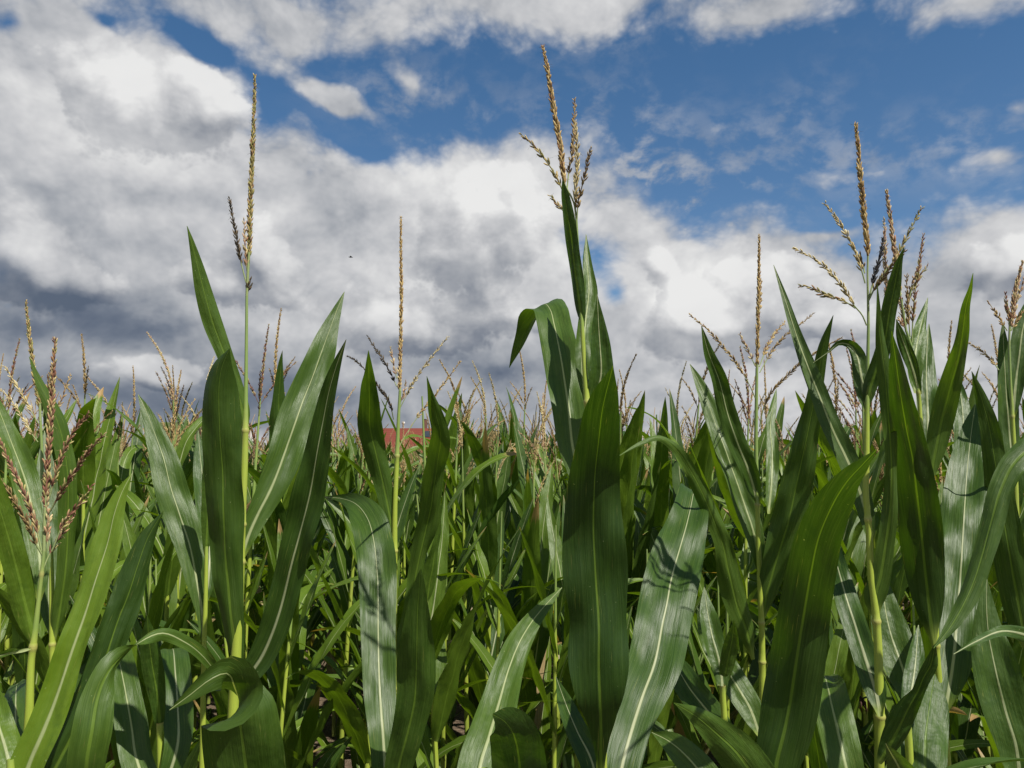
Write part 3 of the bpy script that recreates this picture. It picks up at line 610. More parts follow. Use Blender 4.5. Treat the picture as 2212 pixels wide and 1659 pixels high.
F2 = Plant('maize plant with a yellowish open tassel close behind the thick purple brown one at left',
    [(87,905,5),(90,960,6),(92,1060,8),(110,1200,9),(112,1300,11),(113,1400,12),(112,1600,13)], 1.95, 1190, (1190,1392))
F2.leaf('116,1392,12 128,1330,26 138,1260,30 146,1160,34 148,1060,34 141,980,35 128,920,34 108,870,26 85,825,15 63,770,1', 0, -.1, -1, 20, open_=.5)
F2.leaf('112,1380,12 106,1300,40 108,1200,52 104,1100,46 98,1000,30 96,930,1', .1, .3, 1, 10)
F2.tassel([(87,910,6),(86,870,5)], [('M','olive',.05,.0,'87,895 81,850 75,820 69,770 63,720 56,650'), ('B','straw',.2,0,'83,915 72,896 63,880 50,858 40,840 25,815 10,792'), ('B','straw',.15,0,'82,955 65,932 48,902 33,878 18,858 -4,838'), ('B','brown',.2,0,'92,900 98,860 104,830 108,800'), ('B','tan',.25,.05,'92,930 110,900 130,870 145,830 152,810')])
F2.low_leaves(2, 17)

Pp = Plant('maize plant whose pale pointed blade leans left of the long spike plant',
    [(446,1180,7),(444,1300,9),(441,1400,10),(439,1500,11),(438,1600,12)], 1.9, None, (1405,))
Pp.leaf('438,1404,10 437,1330,22 426,1260,42 408,1173,58 386,1106,67 369,1053,65 352,986,55 328,920,33 312,880,17 298,852,1', 0, .12, 1, 5, open_=.22)
Pp.leaf('442,1310,10 452,1230,34 450,1130,44 440,1050,40 432,980,24 428,930,1', .06, .3, 1, 10)
Pp.leaf('445,1200,9 447,1150,20 449,1100,26 451,1040,24 450,990,12 449,960,1', 0, -.05, -1, 15, open_=.6)
Pp.low_leaves(3, 19)

K = Plant('maize plant before the slim centre left one, one arched blade with white midrib',
    [(846,1640,12),(848,1720,16),(849,1800,17)], 1.62, None, ())
K.leaf('849,1740,40 861,1659,58 883,1573,68 897,1506,78 900,1439,82 901,1373,66 903,1306,42 907,1250,16 909,1228,1', -.02, -.16, -1, 4, open_=.3, pleat=.05)
K.leaf('838,1740,40,0 832,1659,52,.02 826,1573,60,.05 821,1506,66,.09 817,1373,72,.16 815,1239,80,.24 808,1173,80,.29 793,1118,72,.35 768,1088,44,.40 738,1077,18,.44 703,1073,1,.46', 0, .3, 1, 4, open_=.26)
K.low_leaves(3, 21)

Lp = Plant('maize plant shown only by a big dark green blade sweeping up to the right',
    [(1652,1640,14),(1660,1720,18),(1664,1800,19)], 1.22, None, ())
Lp.leaf('1666,1740,50 1676,1659,84 1699,1560,110 1717,1450,114 1734,1339,102 1751,1239,100 1769,1160,90 1796,1095,77 1830,1040,50 1862,1005,27 1894,971,1', -.02, -.38, -1, -4, open_=.26, pleat=.03, ease=3.0, deep=.7)
Lp.low_leaves(3, 23)

Hp = Plant('maize plant at lower left whose two blades bend over in front of the others',
    [(395,1680,16),(402,1760,18),(405,1850,20)], 1.02, None, ())
Hp.leaf('250,1820,50,.06 190,1720,66,.04 188,1640,74,.02 200,1573,76,.02 210,1512,66,.03 238,1445,42,.05 288,1396,26,.09 350,1368,24,.13 400,1388,29,.16 440,1420,28,.20 468,1456,14,.24 485,1480,1,.26', 0, .2, -1, 0, flip=(.52, .13, 150), open_=.4)
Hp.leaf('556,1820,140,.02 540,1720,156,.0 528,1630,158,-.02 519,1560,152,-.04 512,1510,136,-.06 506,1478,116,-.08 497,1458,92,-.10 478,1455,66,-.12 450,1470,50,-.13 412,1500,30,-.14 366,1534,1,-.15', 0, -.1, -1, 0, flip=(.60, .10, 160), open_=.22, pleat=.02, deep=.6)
Hp.low_leaves(2, 25)

Vp = Plant('maize plant shown by a bright yellow green blade lit through, lower left corner',
    [(22,1640,14),(26,1720,18),(28,1800,19)], 1.12, None, ())
Vp.leaf('40,1740,60 60,1659,68 97,1573,64 122,1506,60 145,1439,54 168,1373,52 192,1306,58 213,1239,60 232,1173,55 248,1106,37 265,1060,21 285,1023,1', 0, .1, 1, -22, open_=.42, pleat=.05, young=.75)  # light through the blade is put into its colour
Vp.leaf('40,1740,40 20,1650,66 -2,1570,56 -20,1500,30 -40,1440,1', 0, .1, 1, 10, young=.5)
Vp.leaf('60,1760,50 130,1640,50 180,1540,56 225,1430,58 252,1350,66 276,1290,62 298,1220,50 320,1160,32 353,1104,1', .12, .2, -1, 12, open_=.5, pleat=.08, deep=.9)
Vp.low_leaves(2, 27)

Wp = Plant('low maize plant seen behind the bent blades, one hanging leaf with a white midrib',
    [(345,1560,13),(347,1640,14),(349,1750,15)], 1.70, None, (1560,))
Wp.leaf('340,1720,40 315,1690,56 294,1636,60 285,1573,62 273,1506,58 260,1439,56 246,1375,44 236,1325,1', 0, .25, 1, 0)
Wp.leaf('350,1720,30,-.02 385,1600,54,.0 384,1530,60,.04 379,1460,60,.09 376,1418,56,.14 374,1402,48,.19 370,1412,30,.25 366,1450,1,.3', 0, .2, 1, 0, mode='pt')
Wp.leaf('346,1580,14 340,1500,34 330,1440,40 322,1380,30 318,1330,1', 0, -.08, -1, 10)
Wp.leaf('346,1570,12 356,1500,30 366,1450,24 372,1420,1', .03, .15, 1, 10)
Wp.low_leaves(2, 29)

Qp = Plant('maize plant at bottom centre, one glossy pale blade, one dark bent blade',
    [(1046,1660,16),(1050,1740,18),(1052,1840,19)], 1.10, None, ())
Qp.leaf('1030,1790,40 1030,1720,88 1038,1650,92 1057,1590,88 1077,1520,76 1101,1440,62 1126,1380,50 1151,1340,36 1181,1304,22 1214,1269,1', -.02, .30, 1, 0, open_=.25, pleat=.06)
Qp.leaf('1110,1790,90,-.02 1124,1720,112,-.06 1122,1659,114,-.10 1116,1612,108,-.14 1104,1576,90,-.18 1088,1556,58,-.21 1064,1543,1,-.24', 0, -.1, -1, 0, open_=.24, deep=.8)
Qp.low_leaves(2, 31)

Tp = Plant('maize plant at bottom right of centre with a pointed blade aimed to the left',
    [(1700,1690,16),(1704,1760,18),(1706,1850,19)], 1.15, None, ())
Tp.leaf('1680,1760,80 1638,1690,92 1592,1626,84 1546,1582,60 1501,1545,32 1456,1518,1', 0, -.14, -1, 0, open_=.35)
Tp.leaf('1590,1780,70 1545,1720,76 1496,1648,64 1446,1602,40 1408,1582,1', .06, .15, 1, 8, open_=.35)
Tp.low_leaves(2, 33)

Up = Plant('maize plant behind the broad front leaf with two grey green blades crossing low',
    [(1560,1480,12),(1565,1560,13),(1568,1700,14)], 1.75, None, (1480,))
Up.leaf('1580,1600,40 1532,1540,58 1492,1490,58 1462,1440,42 1445,1408,1', -.02, .2, 1, 0)
Up.leaf('1642,1590,20 1620,1530,50 1590,1480,56 1560,1430,50 1530,1370,40 1505,1310,1', .05, .25, 1, 10)
Up.leaf('1300,1760,40 1277,1640,52 1247,1580,46 1222,1520,32 1201,1462,1', -.1, .2, 1, 0)
Up.leaf('1562,1500,14 1556,1440,36 1540,1380,42 1528,1320,32 1521,1268,1', 0, .12, 1, 10)
Up.leaf('1561,1490,12 1570,1440,30 1580,1390,30 1586,1340,1', .02, -.05, -1, 10)
Up.low_leaves(2, 35)

Sp = Plant('maize plant in the lower right corner with dark blades twisting low among the stalks',
    [(1960,1560,15),(1965,1640,16),(1968,1750,17)], 1.42, None, (1560,))
Sp.leaf('1976,1538,14 1962,1490,52 1945,1430,72 1925,1370,74 1912,1310,54 1907,1256,22 1904,1228,1', .08, .2, 1, 12)
Sp.leaf('1900,1650,16 1938,1580,44 1966,1522,34 1982,1494,22 1994,1466,26 2010,1438,28 2018,1405,10 2021,1390,1', -.12, -.2, -1, 20, open_=.5)
Sp.leaf('2010,1740,60 1998,1640,84 2003,1560,84 2012,1500,60 2020,1456,1', -.05, .1, -1, 10)
Sp.leaf('1850,1760,50,-.06 1826,1650,72,-.04 1809,1575,76,.0 1796,1520,74,.04 1788,1484,66,.09 1782,1462,52,.14 1776,1470,30,.2 1770,1510,1,.24', 0, .2, 1, 0, mode='pt', label='blade folding over backwards with a white midrib')
Sp.leaf('1975,1760,110 1948,1672,76 1913,1606,1', -.5, -.58, 1, 0, wrap=False)
Sp.leaf('1960,1585,15 1966,1520,34 1974,1460,40 1980,1400,26 1984,1350,1', 0, .12, 1, 10)
Sp.low_leaves(2, 37)

Np = Plant('maize plant cut by the right edge, short pale tassel arms, dark blade below',
    [(2180,745,5),(2183,830,6),(2187,900,8),(2192,1000,10),(2200,1200,12),(2215,1340,13),(2225,1500,14),(2230,1650,15)], 1.85, 890, (900,1340))
Np.leaf('2215,1400,20 2207,1340,52 2188,1240,60 2170,1130,58 2150,1000,45 2132,900,33 2115,845,18 2099,802,1', 0, -.1, -1, 8)
Np.leaf('2196,1110,18 2190,1020,36 2182,950,37 2176,880,37 2172,820,31 2168,750,20 2166,695,1', .02, .1, 1, 12)
Np.leaf('2188,902,12 2192,850,28 2200,780,37 2212,700,35 2238,630,14 2250,600,1', 0, .05, 1, 5)
Np.leaf('2086,1034,18 2084,960,40 2080,900,37 2075,850,19 2071,814,1', .2, .35, 1, 10)
Np.leaf('2205,1690,50 2194,1610,72 2173,1540,84 2149,1440,84 2133,1350,52 2131,1290,22 2132,1250,1', -.35, -.25, 1, 6)
Np.tassel([(2180,745,5),(2181,700,4)], [('M','pink',.05,.0,'2182,713 2188,660 2195,620 2203,590 2209,562'), ('B','purple',.1,0,'2180,700 2176,668 2172,632'), ('B','tan',.2,0,'2176,715 2160,690 2148,672 2135,652'), ('B','pink',.1,0,'2186,700 2196,650 2205,625 2214,600'), ('B','tan',.2,0,'2184,715 2195,695 2205,680 2214,670'), ('B','tan',.15,.1,'2158,800 2140,775 2115,755 2088,738')])
Np.low_leaves(2, 39)

Rp = Plant('maize plant outside the right edge reaching in with two curved blades',
    [(2290,900,9),(2300,1000,12),(2305,1200,14),(2310,1420,15),(2314,1640,17)], 1.25, None, (960,1425))
Rp.leaf('2300,1010,12 2272,975,44 2235,965,52 2196,993,50 2165,1050,46 2139,1140,44 2120,1206,40 2089,1290,35 2052,1356,22 2017,1400,1', 0, -.06, -1, 14, open_=.4)
Rp.leaf('2310,1426,12 2280,1400,36 2212,1370,30 2166,1363,23 2110,1385,14 2060,1413,1', 0, -.1, 1, 10)
Rp.low_leaves(2, 41)
HEROES = 20
#EOF_PART2
# ------------------------------------------------------------------ plants of the rows behind
def gen_plant(seed, pal, nbr, erect, H=1.0, lod=0, tall=1.0, silk=False):
    """parts of one maize plant standing at the origin: list of (name, verts, faces, uv, col, material, sub-parts)"""
    rg = np.random.default_rng(seed); parts = []
    ht = (1.40 + rg.uniform(0, .20)) * H; ped = .33 * rg.uniform(.8, 1.25)
    lean = rg.normal(0, .03, 2)
    def axis(z): return np.array([lean[0] * (z / 2) ** 2 * 2, lean[1] * (z / 2) ** 2 * 2, z])
    n = {0: 40, 1: 16, 2: 5}[lod]; k = {0: 8, 1: 5, 2: 4}[lod]
    zz = np.linspace(0, ht + ped, n); p = np.array([axis(z) for z in zz])
    r = np.interp(zz, [0, ht * .5, ht, ht + ped], [.0125, .0105, .0062, .0030])
    nodes = []; z = .16
    while z < ht - .05: nodes.append(z); z += .140 * rg.uniform(.85, 1.15)
    nodes.append(ht)
    mk = np.zeros(n)
    v, f, u = tube(p, r, k, 0, 1, mk); u[:, 1] = np.repeat(np.where(zz < ht, .70 * zz / ht, .76 + .24 * (zz - ht) / ped), k + 1)
    parts.append(('stalk', v, f, u, None, 1, []))
    ph0 = rg.uniform(0, 6.28)
    N_ = len(nodes)
    for i, zn in enumerate(nodes):
        if lod == 2 and zn < ht * .62: continue
        if lod == 1 and zn < ht * .25: continue
        fr = i / (N_ - 1); L = (.50 + .42 * math.sin(math.pi * min(1, .12 + .80 * fr)) - .12 * fr) * rg.uniform(.80, 1.08); W = (.062 + .036 * math.sin(math.pi * min(1, .15 + .75 * fr))) * rg.uniform(.88, 1.1)
        phi = ph0 + i * math.pi + rg.normal(0, .38)
        up = fr > .55
        th0 = rg.uniform(9, 24) if up else rg.uniform(18, 36)
        th1 = (rg.uniform(14, 55) if rg.random() < erect else rg.uniform(70, 150)) if up else (rg.uniform(35, 140))
        ln_, m_ = {0: (26, 7), 1: (14, 5), 2: (6, 3)}[lod]
        pp, ww, NN = proc_leaf(rg, axis(zn), phi, L * H, W, th0, th1, ln_, None, rg.uniform(1.3, 2.6))
        yd = (0.0, rg.uniform(.5, 1.0)) if (fr < .42 and rg.random() < .09) else ((rg.uniform(.25, .7), 0.0) if rg.random() < .65 else (0.0, 0.0))
        v, f, u = blade(pp, ww, NN, 1.0, m_, .42 if up else .30, .035 if lod == 0 else 0, .0035 if lod < 2 else 0, lod < 2, seed + i)
        parts.append(('leaf', v, f, u, None, 0, [], yd))
    c = axis(ht + ped * .55); top = axis(ht + ped); tn = unit(top - axis(ht)); subs = []; cols = np.array(PAL[pal])
    if nbr >= 0:
        v, f, u = tube(np.array([axis(ht + ped * q) for q in (.5, .75, 1.0)]), [.0032, .003, .0026], 6 if lod == 0 else 4)
        tas = ['tassel', v, f, u, np.tile(np.array(STEMC), (len(v), 1)), 2, subs]
        def spk(pts, main):
            if lod == 0:
                b = Buf(); q = catmull(pts, 14); tv, tf, tu = tube(q, np.linspace(.0019 if main else .0012, .0009, 14), 5)
                b.add(tv, tf, tu, cols[0] * .8)
                spikelets(b, q, .03 if main else .16, pal, 3 if main else 2, .0078, .0130, .0024 if main else .0020, rg, 0, 4, .08)
                v, f, u, cc, _ = b.cat(); return v, f, u, cc
            nn = 12 if lod == 1 else 5
            q = catmull(pts, nn); rr = (.0056 if main else .0036) * (1 - .55 * np.linspace(0, 1, nn) ** 2) * rg.uniform(.7, 1.25, nn)
            v, f, u = tube(q, rr, 4 if lod == 1 else 3); kk = 5 if lod == 1 else 4
            cc = np.repeat(cols[rg.integers(0, len(cols), nn)] * rg.uniform(.65, 1.05, (nn, 1)), kk, 0)
            return v, f, u, cc
        Lm = rg.uniform(.22, .33); bend = rg.normal(0, .06, 2)
        subs.append(('spike',) + spk(np.array([top + tn * Lm * q + np.array([bend[0] * q * q * Lm * 3, bend[1] * q * q * Lm * 3, 0]) for q in (0, .35, .7, 1)]), True) + (2,))
        for b_ in range(nbr if lod == 0 else max(1, nbr * (2 if lod == 1 else 1) // 3)):
            q = rg.uniform(.35, 1.0); o = axis(ht + ped * q); a = rg.uniform(0, 6.28); sp_ = rg.uniform(.15, .62); Lb = rg.uniform(.13, .24)
            d0 = unit(np.array([math.cos(a) * sp_, math.sin(a) * sp_, 1.0])); d1 = unit(np.array([math.cos(a) * (sp_ + .3), math.sin(a) * (sp_ + .3), 1.0 - .3 * rg.random()]))
            pts = np.array([o, o + d0 * Lb * .4, o + d0 * Lb * .6 + d1 * Lb * .15, o + d0 * Lb * .65 + d1 * Lb * .4])
            subs.append(('branch',) + spk(pts, False) + (2,))
        parts.append(tuple(tas))
    if silk:
        ze = nodes[max(1, int(len(nodes) * .42))]; a = ph0 + rg.normal(0, .4); o = axis(ze); d = unit(np.array([math.cos(a) * .5, math.sin(a) * .5, 1]))
        q = np.array([o + d * .19 * t + np.array([math.cos(a), math.sin(a), 0]) * .012 for t in np.linspace(0, 1, 9)])
        v, f, u = tube(q, [.010, .017, .021, .023, .023, .021, .018, .013, .006], 10)
        b = Buf(); tip = q[-1]
        for _ in range(26):
            dd = unit(d + rg.normal(0, .55, 3)); e = tip - d * .01
            tv, tf, tu = tube(np.array([e, e + dd * .018, e + dd * .03 - np.array([0, 0, .012]), e + dd * .034 - np.array([0, 0, .03])]), [.003, .003, .0025, .001], 4); b.add(tv, tf, tu)
        sv, sf, su, scx, _ = b.cat()
        parts.append(('ear', v, f, u, None, 3, [('silk', sv, sf, su, None, 4)]))
    return parts
MATS = [M_LEAF, M_STALK, M_TAS, M_HUSK, M_SILK]
def make_proto(seed, pal, nbr, erect, H, silk, merge_tassel):
    parts = gen_plant(seed, pal, nbr, erect, H, 0, 1.0, silk)
    out = []
    for pt_ in parts:
        nm, v, f, u, c, mi, subs = pt_[:7]
        if merge_tassel and nm == 'tassel':
            b = Buf(); b.add(v, f, u, c)
            for sb in subs: b.add(sb[1], sb[2], sb[3], sb[4])
            v, f, u, c, _ = b.cat(); subs = []
        me = mesh_from(nm, v, f, u, c, [MATS[mi]])
        if len(pt_) > 7 and max(pt_[7]) > 0:
            for an, av in zip(('young', 'dead'), pt_[7]):
                at_ = me.attributes.new(an, 'FLOAT', 'POINT'); at_.data.foreach_set('value', np.full(len(v), av, np.float32))
        out.append((nm, me, [(sb[0], mesh_from(sb[0], sb[1], sb[2], sb[3], sb[4], [MATS[sb[5]]])) for sb in subs]))
    return out
NEARP = [('straw', 5, .75, True), ('tan', 6, .8, True), ('tan', 3, .9, False), ('purple', 5, .7, True), ('olive', 4, .85, False), ('brown', 6, .8, True), ('pink', 4, .75, True), ('straw', 2, .9, False), ('tan', 8, .65, False), ('olive', -1, .9, False), ('olive', -1, .85, False), ('olive', -1, .9, True)]
FARP = [('straw', 6, .8, False), ('tan', 7, .8, False), ('tan', 4, .9, False), ('purple', 6, .75, False), ('brown', 5, .85, False), ('straw', 3, .85, False), ('pink', 6, .8, False), ('tan', 9, .7, False)]
near = [make_proto(300 + i * 7, p, n, e, 1.0, s_, False) for i, (p, n, e, s_) in enumerate(NEARP)]
far = [make_proto(600 + i * 11, p, n, e, 1.0, False, True) for i, (p, n, e, s_) in enumerate(FARP)]
# where they stand: rows across the field
spots = []
for (x, y, D) in [(226, 700, 3.3), (378, 806, 4.2), (415, 730, 3.6), (960, 775, 3.9), (1060, 780, 4.3), (1022, 812, 4.9), (1342, 756, 3.7), (1434, 730, 3.5), (1478, 794, 4.1), (1826, 780, 4.0), (594, 850, 6.2), (1245, 890, 6.6), (1176, 900, 7.0), (2150, 720, 3.2)]:
    q = P(x, y, D); spots.append([q[0], D, q[2], True])
row = 0; D = 2.95
while D < 46:
    sp_ = .26 if D < 3.3 else (.15 if D < 12 else .20)
    hw = D * .66 + (.7 if D < 14 else 1.2)
    x = -hw + RNG.uniform(0, sp_)
    while x < hw:
        if RNG.random() > .07: spots.append([x + RNG.normal(0, .035), D + RNG.normal(0, .06), None, False])
        x += sp_
    D += .72
for D_, sp2 in ((2.42, .27), (2.70, .23)):
    x = -D_ * .66 - .5
    while x < D_ * .66 + .5:
        spots.append([x + RNG.normal(0, .05), D_ + RNG.normal(0, .06), None, 'low']); x += sp2
spots.sort(key=lambda s: s[1])
NIND = 300 - HEROES
ind, rest = spots[:NIND], spots[NIND:]
PALW = {'straw': 'pale', 'tan': 'tan', 'purple': 'purple brown', 'olive': 'olive', 'brown': 'dull brown', 'pink': 'pinkish'}
LAND = [(20, 'the left edge'), (100, 'the thick purple tassel'), (170, 'the dark leaning blade'), (245, 'the lone thin tassel'), (330, 'the pale leaning blade'), (395, 'the moss green roof'), (470, 'the curled dark blade'), (525, 'the brown tiled roof'), (620, 'the long spike plant'), (735, 'the paired tall blades'), (800, 'the dark drooping arms'), (860, 'the straight tan spike'), (905, 'the red tiled roof'),
        (985, 'the far red roof edge'), (1090, 'the low treetops'), (1180, 'the folded over leaf'), (1290, 'the broad front leaf'), (1360, 'the tallest plant'), (1450, 'the glossy grey blade'), (1528, 'the small reddish roof'), (1600, 'the narrow pale blades'), (1645, 'the wide open tassel'), (1720, 'the tapering upright blade'), (1790, 'the sweeping dark blade'), (1880, 'the near black arm'), (1970, 'the pinkish tassel spikes'), (2090, 'the broad pale blade'), (2190, 'the right edge')]
ROWW = ['first', 'second', 'third', 'fourth', 'fifth', 'sixth', 'seventh', 'eighth', 'ninth', 'tenth', 'eleventh', 'twelfth', 'thirteenth', 'fourteenth', 'fifteenth']
used = {}
def dip(x, y):                         # shorter plants in the hollows where the roofs show over the field
    px = proj((x, y, 1.8))[0]
    return .88 if (830 < px < 955 or 490 < px < 560 or 1500 < px < 1560) and y > 3.6 else 1.0
def put_plant(i, x, y, ztop, kind, low=False):
    rg = np.random.default_rng(5000 + i)
    lib = near if kind == 'near' else far; spec = NEARP if kind == 'near' else FARP
    j = 9 + int(rg.integers(3)) if low else int(rg.integers(min(10, len(lib))))
    if ztop is not None and spec[j][1] < 0: j = 0
    pr = lib[j]; pal, nb = spec[j][0], spec[j][1]
    h0 = max(v.co.z for v in [p for p in pr if p[0] == 'stalk'][0][1].vertices) + .27
    s = rg.uniform(.90, 1.04) if ztop is None else ztop / h0
    if low: s *= rg.uniform(.74, .90)
    if ztop is None: s *= dip(x, y)
    root = empty('maize_plant', (x, y, 0), rg.uniform(0, 6.28)); root.scale = (s, s, s)
    root.rotation_euler = (rg.normal(0, .03), rg.normal(0, .03), root.rotation_euler[2])
    for (nm, me, subs) in pr:
        o = link(nm, me, root)
        for (sn, sm) in subs: link(sn, sm, o)
    px, py = proj((x, y, 1.8))
    k = min(range(len(LAND)), key=lambda q: abs(LAND[q][0] - px)); side = 'right of' if px > LAND[k][0] else 'left of'
    rw = ROWW[min(14, max(0, int(round((y - 2.95) / .72))))]
    if low: rw = 'short plant, front'
    look = 'bare topped maize plant' if nb < 0 else '%s %s tasselled maize' % ('sparse' if nb < 4 else 'open' if nb < 6 else 'bushy', PALW[pal])
    lab = ('short leafy maize plant low in front, %s %s' % (side, LAND[k][1])) if low else '%s, %s row back, %s %s' % (look, rw, side, LAND[k][1])
    used.setdefault(lab, []).append((px, root))
    tag(root, lab, 'maize plant', 'maize plants standing in rows behind the near ones')
for i, (x, y, zt, fx) in enumerate(ind): put_plant(i, x, y, zt, 'near' if y < 5.2 else 'far', fx == 'low')
for lab, l in used.items():            # several alike in one place: say which by its place among them
    l.sort(key=lambda q: q[0])
    for j, (px, r_) in enumerate(l):
        n_ = len(l)
        if n_ > 1: r_['label'] = lab + ', ' + ('left one' if j == 0 and n_ == 2 else 'right one' if n_ == 2 else ('leftmost', 'middle', 'rightmost')[j] if n_ == 3 else ('leftmost', 'second', 'third', 'fourth', 'fifth', 'sixth')[j])
# the thousands beyond: one mass
lod1 = [gen_plant(900 + i * 13, ['straw', 'tan', 'tan', 'purple', 'brown', 'straw', 'pink', 'tan'][i], [6, 7, 4, 6, 8, 5, 7, 9][i], .8, 1.0, 1) for i in range(8)]
lod2 = [gen_plant(1200 + i * 17, ['straw', 'tan', 'straw', 'purple', 'brown', 'tan', 'pink', 'tan'][i], [5, 6, 4, 5, 4, 6, 3, 5][i], .85, 1.0, 2) for i in range(8)]
def flat(parts):
    b = Buf()
    yo = []
    for pt_ in parts:
        nm, v, f, u, c, mi, subs = pt_[:7]
        b.add(v, f, u, c, mi); yo.append(np.full(len(v), pt_[7][0] if len(pt_) > 7 else 0.0)); yo += [np.zeros(len(sb[1])) for sb in subs]
        for sb in subs: b.add(sb[1], sb[2], sb[3], sb[4], sb[5])
    tint = np.concatenate([np.full(len(x), (k * .37) % 1.0) for k, x in enumerate(b.v)])
    return b.cat() + (tint, np.concatenate(yo))
lod1 = [flat(p) for p in lod1]; lod2 = [flat(p) for p in lod2]
V, Fq, U, Cc, MI, TI, YO = [], [], [], [], [], [], []; nn = 0
for i, (x, y, zt, fx) in enumerate(rest):
    lib = lod1 if y < 20 else lod2
    v, f, u, c, mi, ti, yo = lib[int(RNG.integers(8))]
    a = RNG.uniform(0, 6.28); s = RNG.uniform(.86, 1.03) * (1 - .6 * (1 - dip(x, y))); ca, sa = math.cos(a) * s, math.sin(a) * s
    lx, ly = RNG.normal(0, .03, 2)
    vv = np.stack([v[:, 0] * ca - v[:, 1] * sa + x + lx * v[:, 2], v[:, 0] * sa + v[:, 1] * ca + y + ly * v[:, 2], v[:, 2] * s], 1)
    V.append(vv); Fq.append(f + nn); nn += len(v); U.append(u); Cc.append(c); MI.append(mi); TI.append((ti + RNG.random()) % 1.0); YO.append(yo)
me = mesh_from('maize_field', np.vstack(V), np.vstack(Fq), np.vstack(U), np.vstack(Cc), [M_LEAF, M_STALK, M_TAS], np.concatenate(MI), np.concatenate(TI))
at_ = me.attributes.new('young', 'FLOAT', 'POINT'); at_.data.foreach_set('value', np.concatenate(YO).astype(np.float32))
tag(link('maize_field', me), 'dense mass of green maize with tan tassels reaching back to the houses', 'maize field', None, 'stuff')
#EOF_PART3
# ------------------------------------------------------------------ houses, trees and a bird beyond the field
def tiles(name, c1, c2, c3=None):
    def build(t):
        g = t.n('ShaderNodeNewGeometry').outputs['Position']
        s_ = t.n('ShaderNodeSeparateXYZ'); t.put(s_.inputs[0], g)
        rowf = t.m('FRACT', t.m('MULTIPLY', s_.outputs[2], 4.0)); colf = t.m('FRACT', t.m('MULTIPLY', s_.outputs[0], 3.6))
        n_ = t.noise(g, 1.3, 4, .6); c = t.mix(n_, c1, c2)
        fine = t.noise(t.v('MULTIPLY', g, (3.6, 1, 4.0)), 1.0, 1); c = t.mix(t.m('MULTIPLY', fine, .5), c, c3 or c2)
        line = t.m('MAXIMUM', t.sstep(rowf, .80, .97), t.m('MULTIPLY', t.sstep(colf, .85, .98), .6))
        return t.mix(t.m('MULTIPLY', line, .5), c, tuple(q * .4 for q in c1)), rowf
    return simple(name, build, .75, .25, .5, .03)
M_RED = tiles('red_roof_tiles', (.115, .026, .016), (.17, .042, .025)); M_BRN = tiles('brown_roof_tiles', (.11, .055, .042), (.17, .09, .07)); M_DRK = tiles('dark_roof_tiles', (.045, .032, .028), (.075, .052, .045))
M_RDB = tiles('reddish_roof_tiles', (.17, .055, .038), (.26, .085, .055)); M_MOS = tiles('mossy_roof_tiles', (.045, .075, .025), (.11, .10, .045), (.075, .11, .035))
M_PLA = simple('white_plaster', lambda t: (t.mix(t.noise(t.n('ShaderNodeNewGeometry').outputs['Position'], 1.5, 5, .6), (.66, .64, .60), (.80, .79, .76)), None), .9, .1)
M_TIM = simple('dark_timber', lambda t: (t.mix(t.noise(t.n('ShaderNodeNewGeometry').outputs['Position'], 6, 3), (.035, .022, .015), (.07, .045, .03)), None), .8, .2)
M_BRK = simple('chimney_brick', lambda t: (t.mix(t.noise(t.n('ShaderNodeNewGeometry').outputs['Position'], 7, 3), (.10, .05, .04), (.20, .10, .075)), None), .85, .2)
M_GLS = simple('window_glass', lambda t: (t.mix(t.noise(t.n('ShaderNodeNewGeometry').outputs['Position'], 2, 2), (.02, .025, .03), (.05, .06, .07)), None), .08, .6)
def boxbuf(b, c, d, mi=0):
    x, y, z = np.array(d) / 2
    v = np.array([(-x,-y,-z),(x,-y,-z),(x,y,-z),(-x,y,-z),(-x,-y,z),(x,-y,z),(x,y,z),(-x,y,z)]) + np.array(c)
    b.add(v, [(0,3,2,1),(4,5,6,7),(0,1,5,4),(1,2,6,5),(2,3,7,6),(3,0,4,7)], None, None, mi)
def box(name, c, d, m_, par):
    b = Buf(); boxbuf(b, c, d); v, f, u, cc, mi = b.cat(); return link(name, mesh_from(name, v, f, None, None, [m_], None, None, False), par)
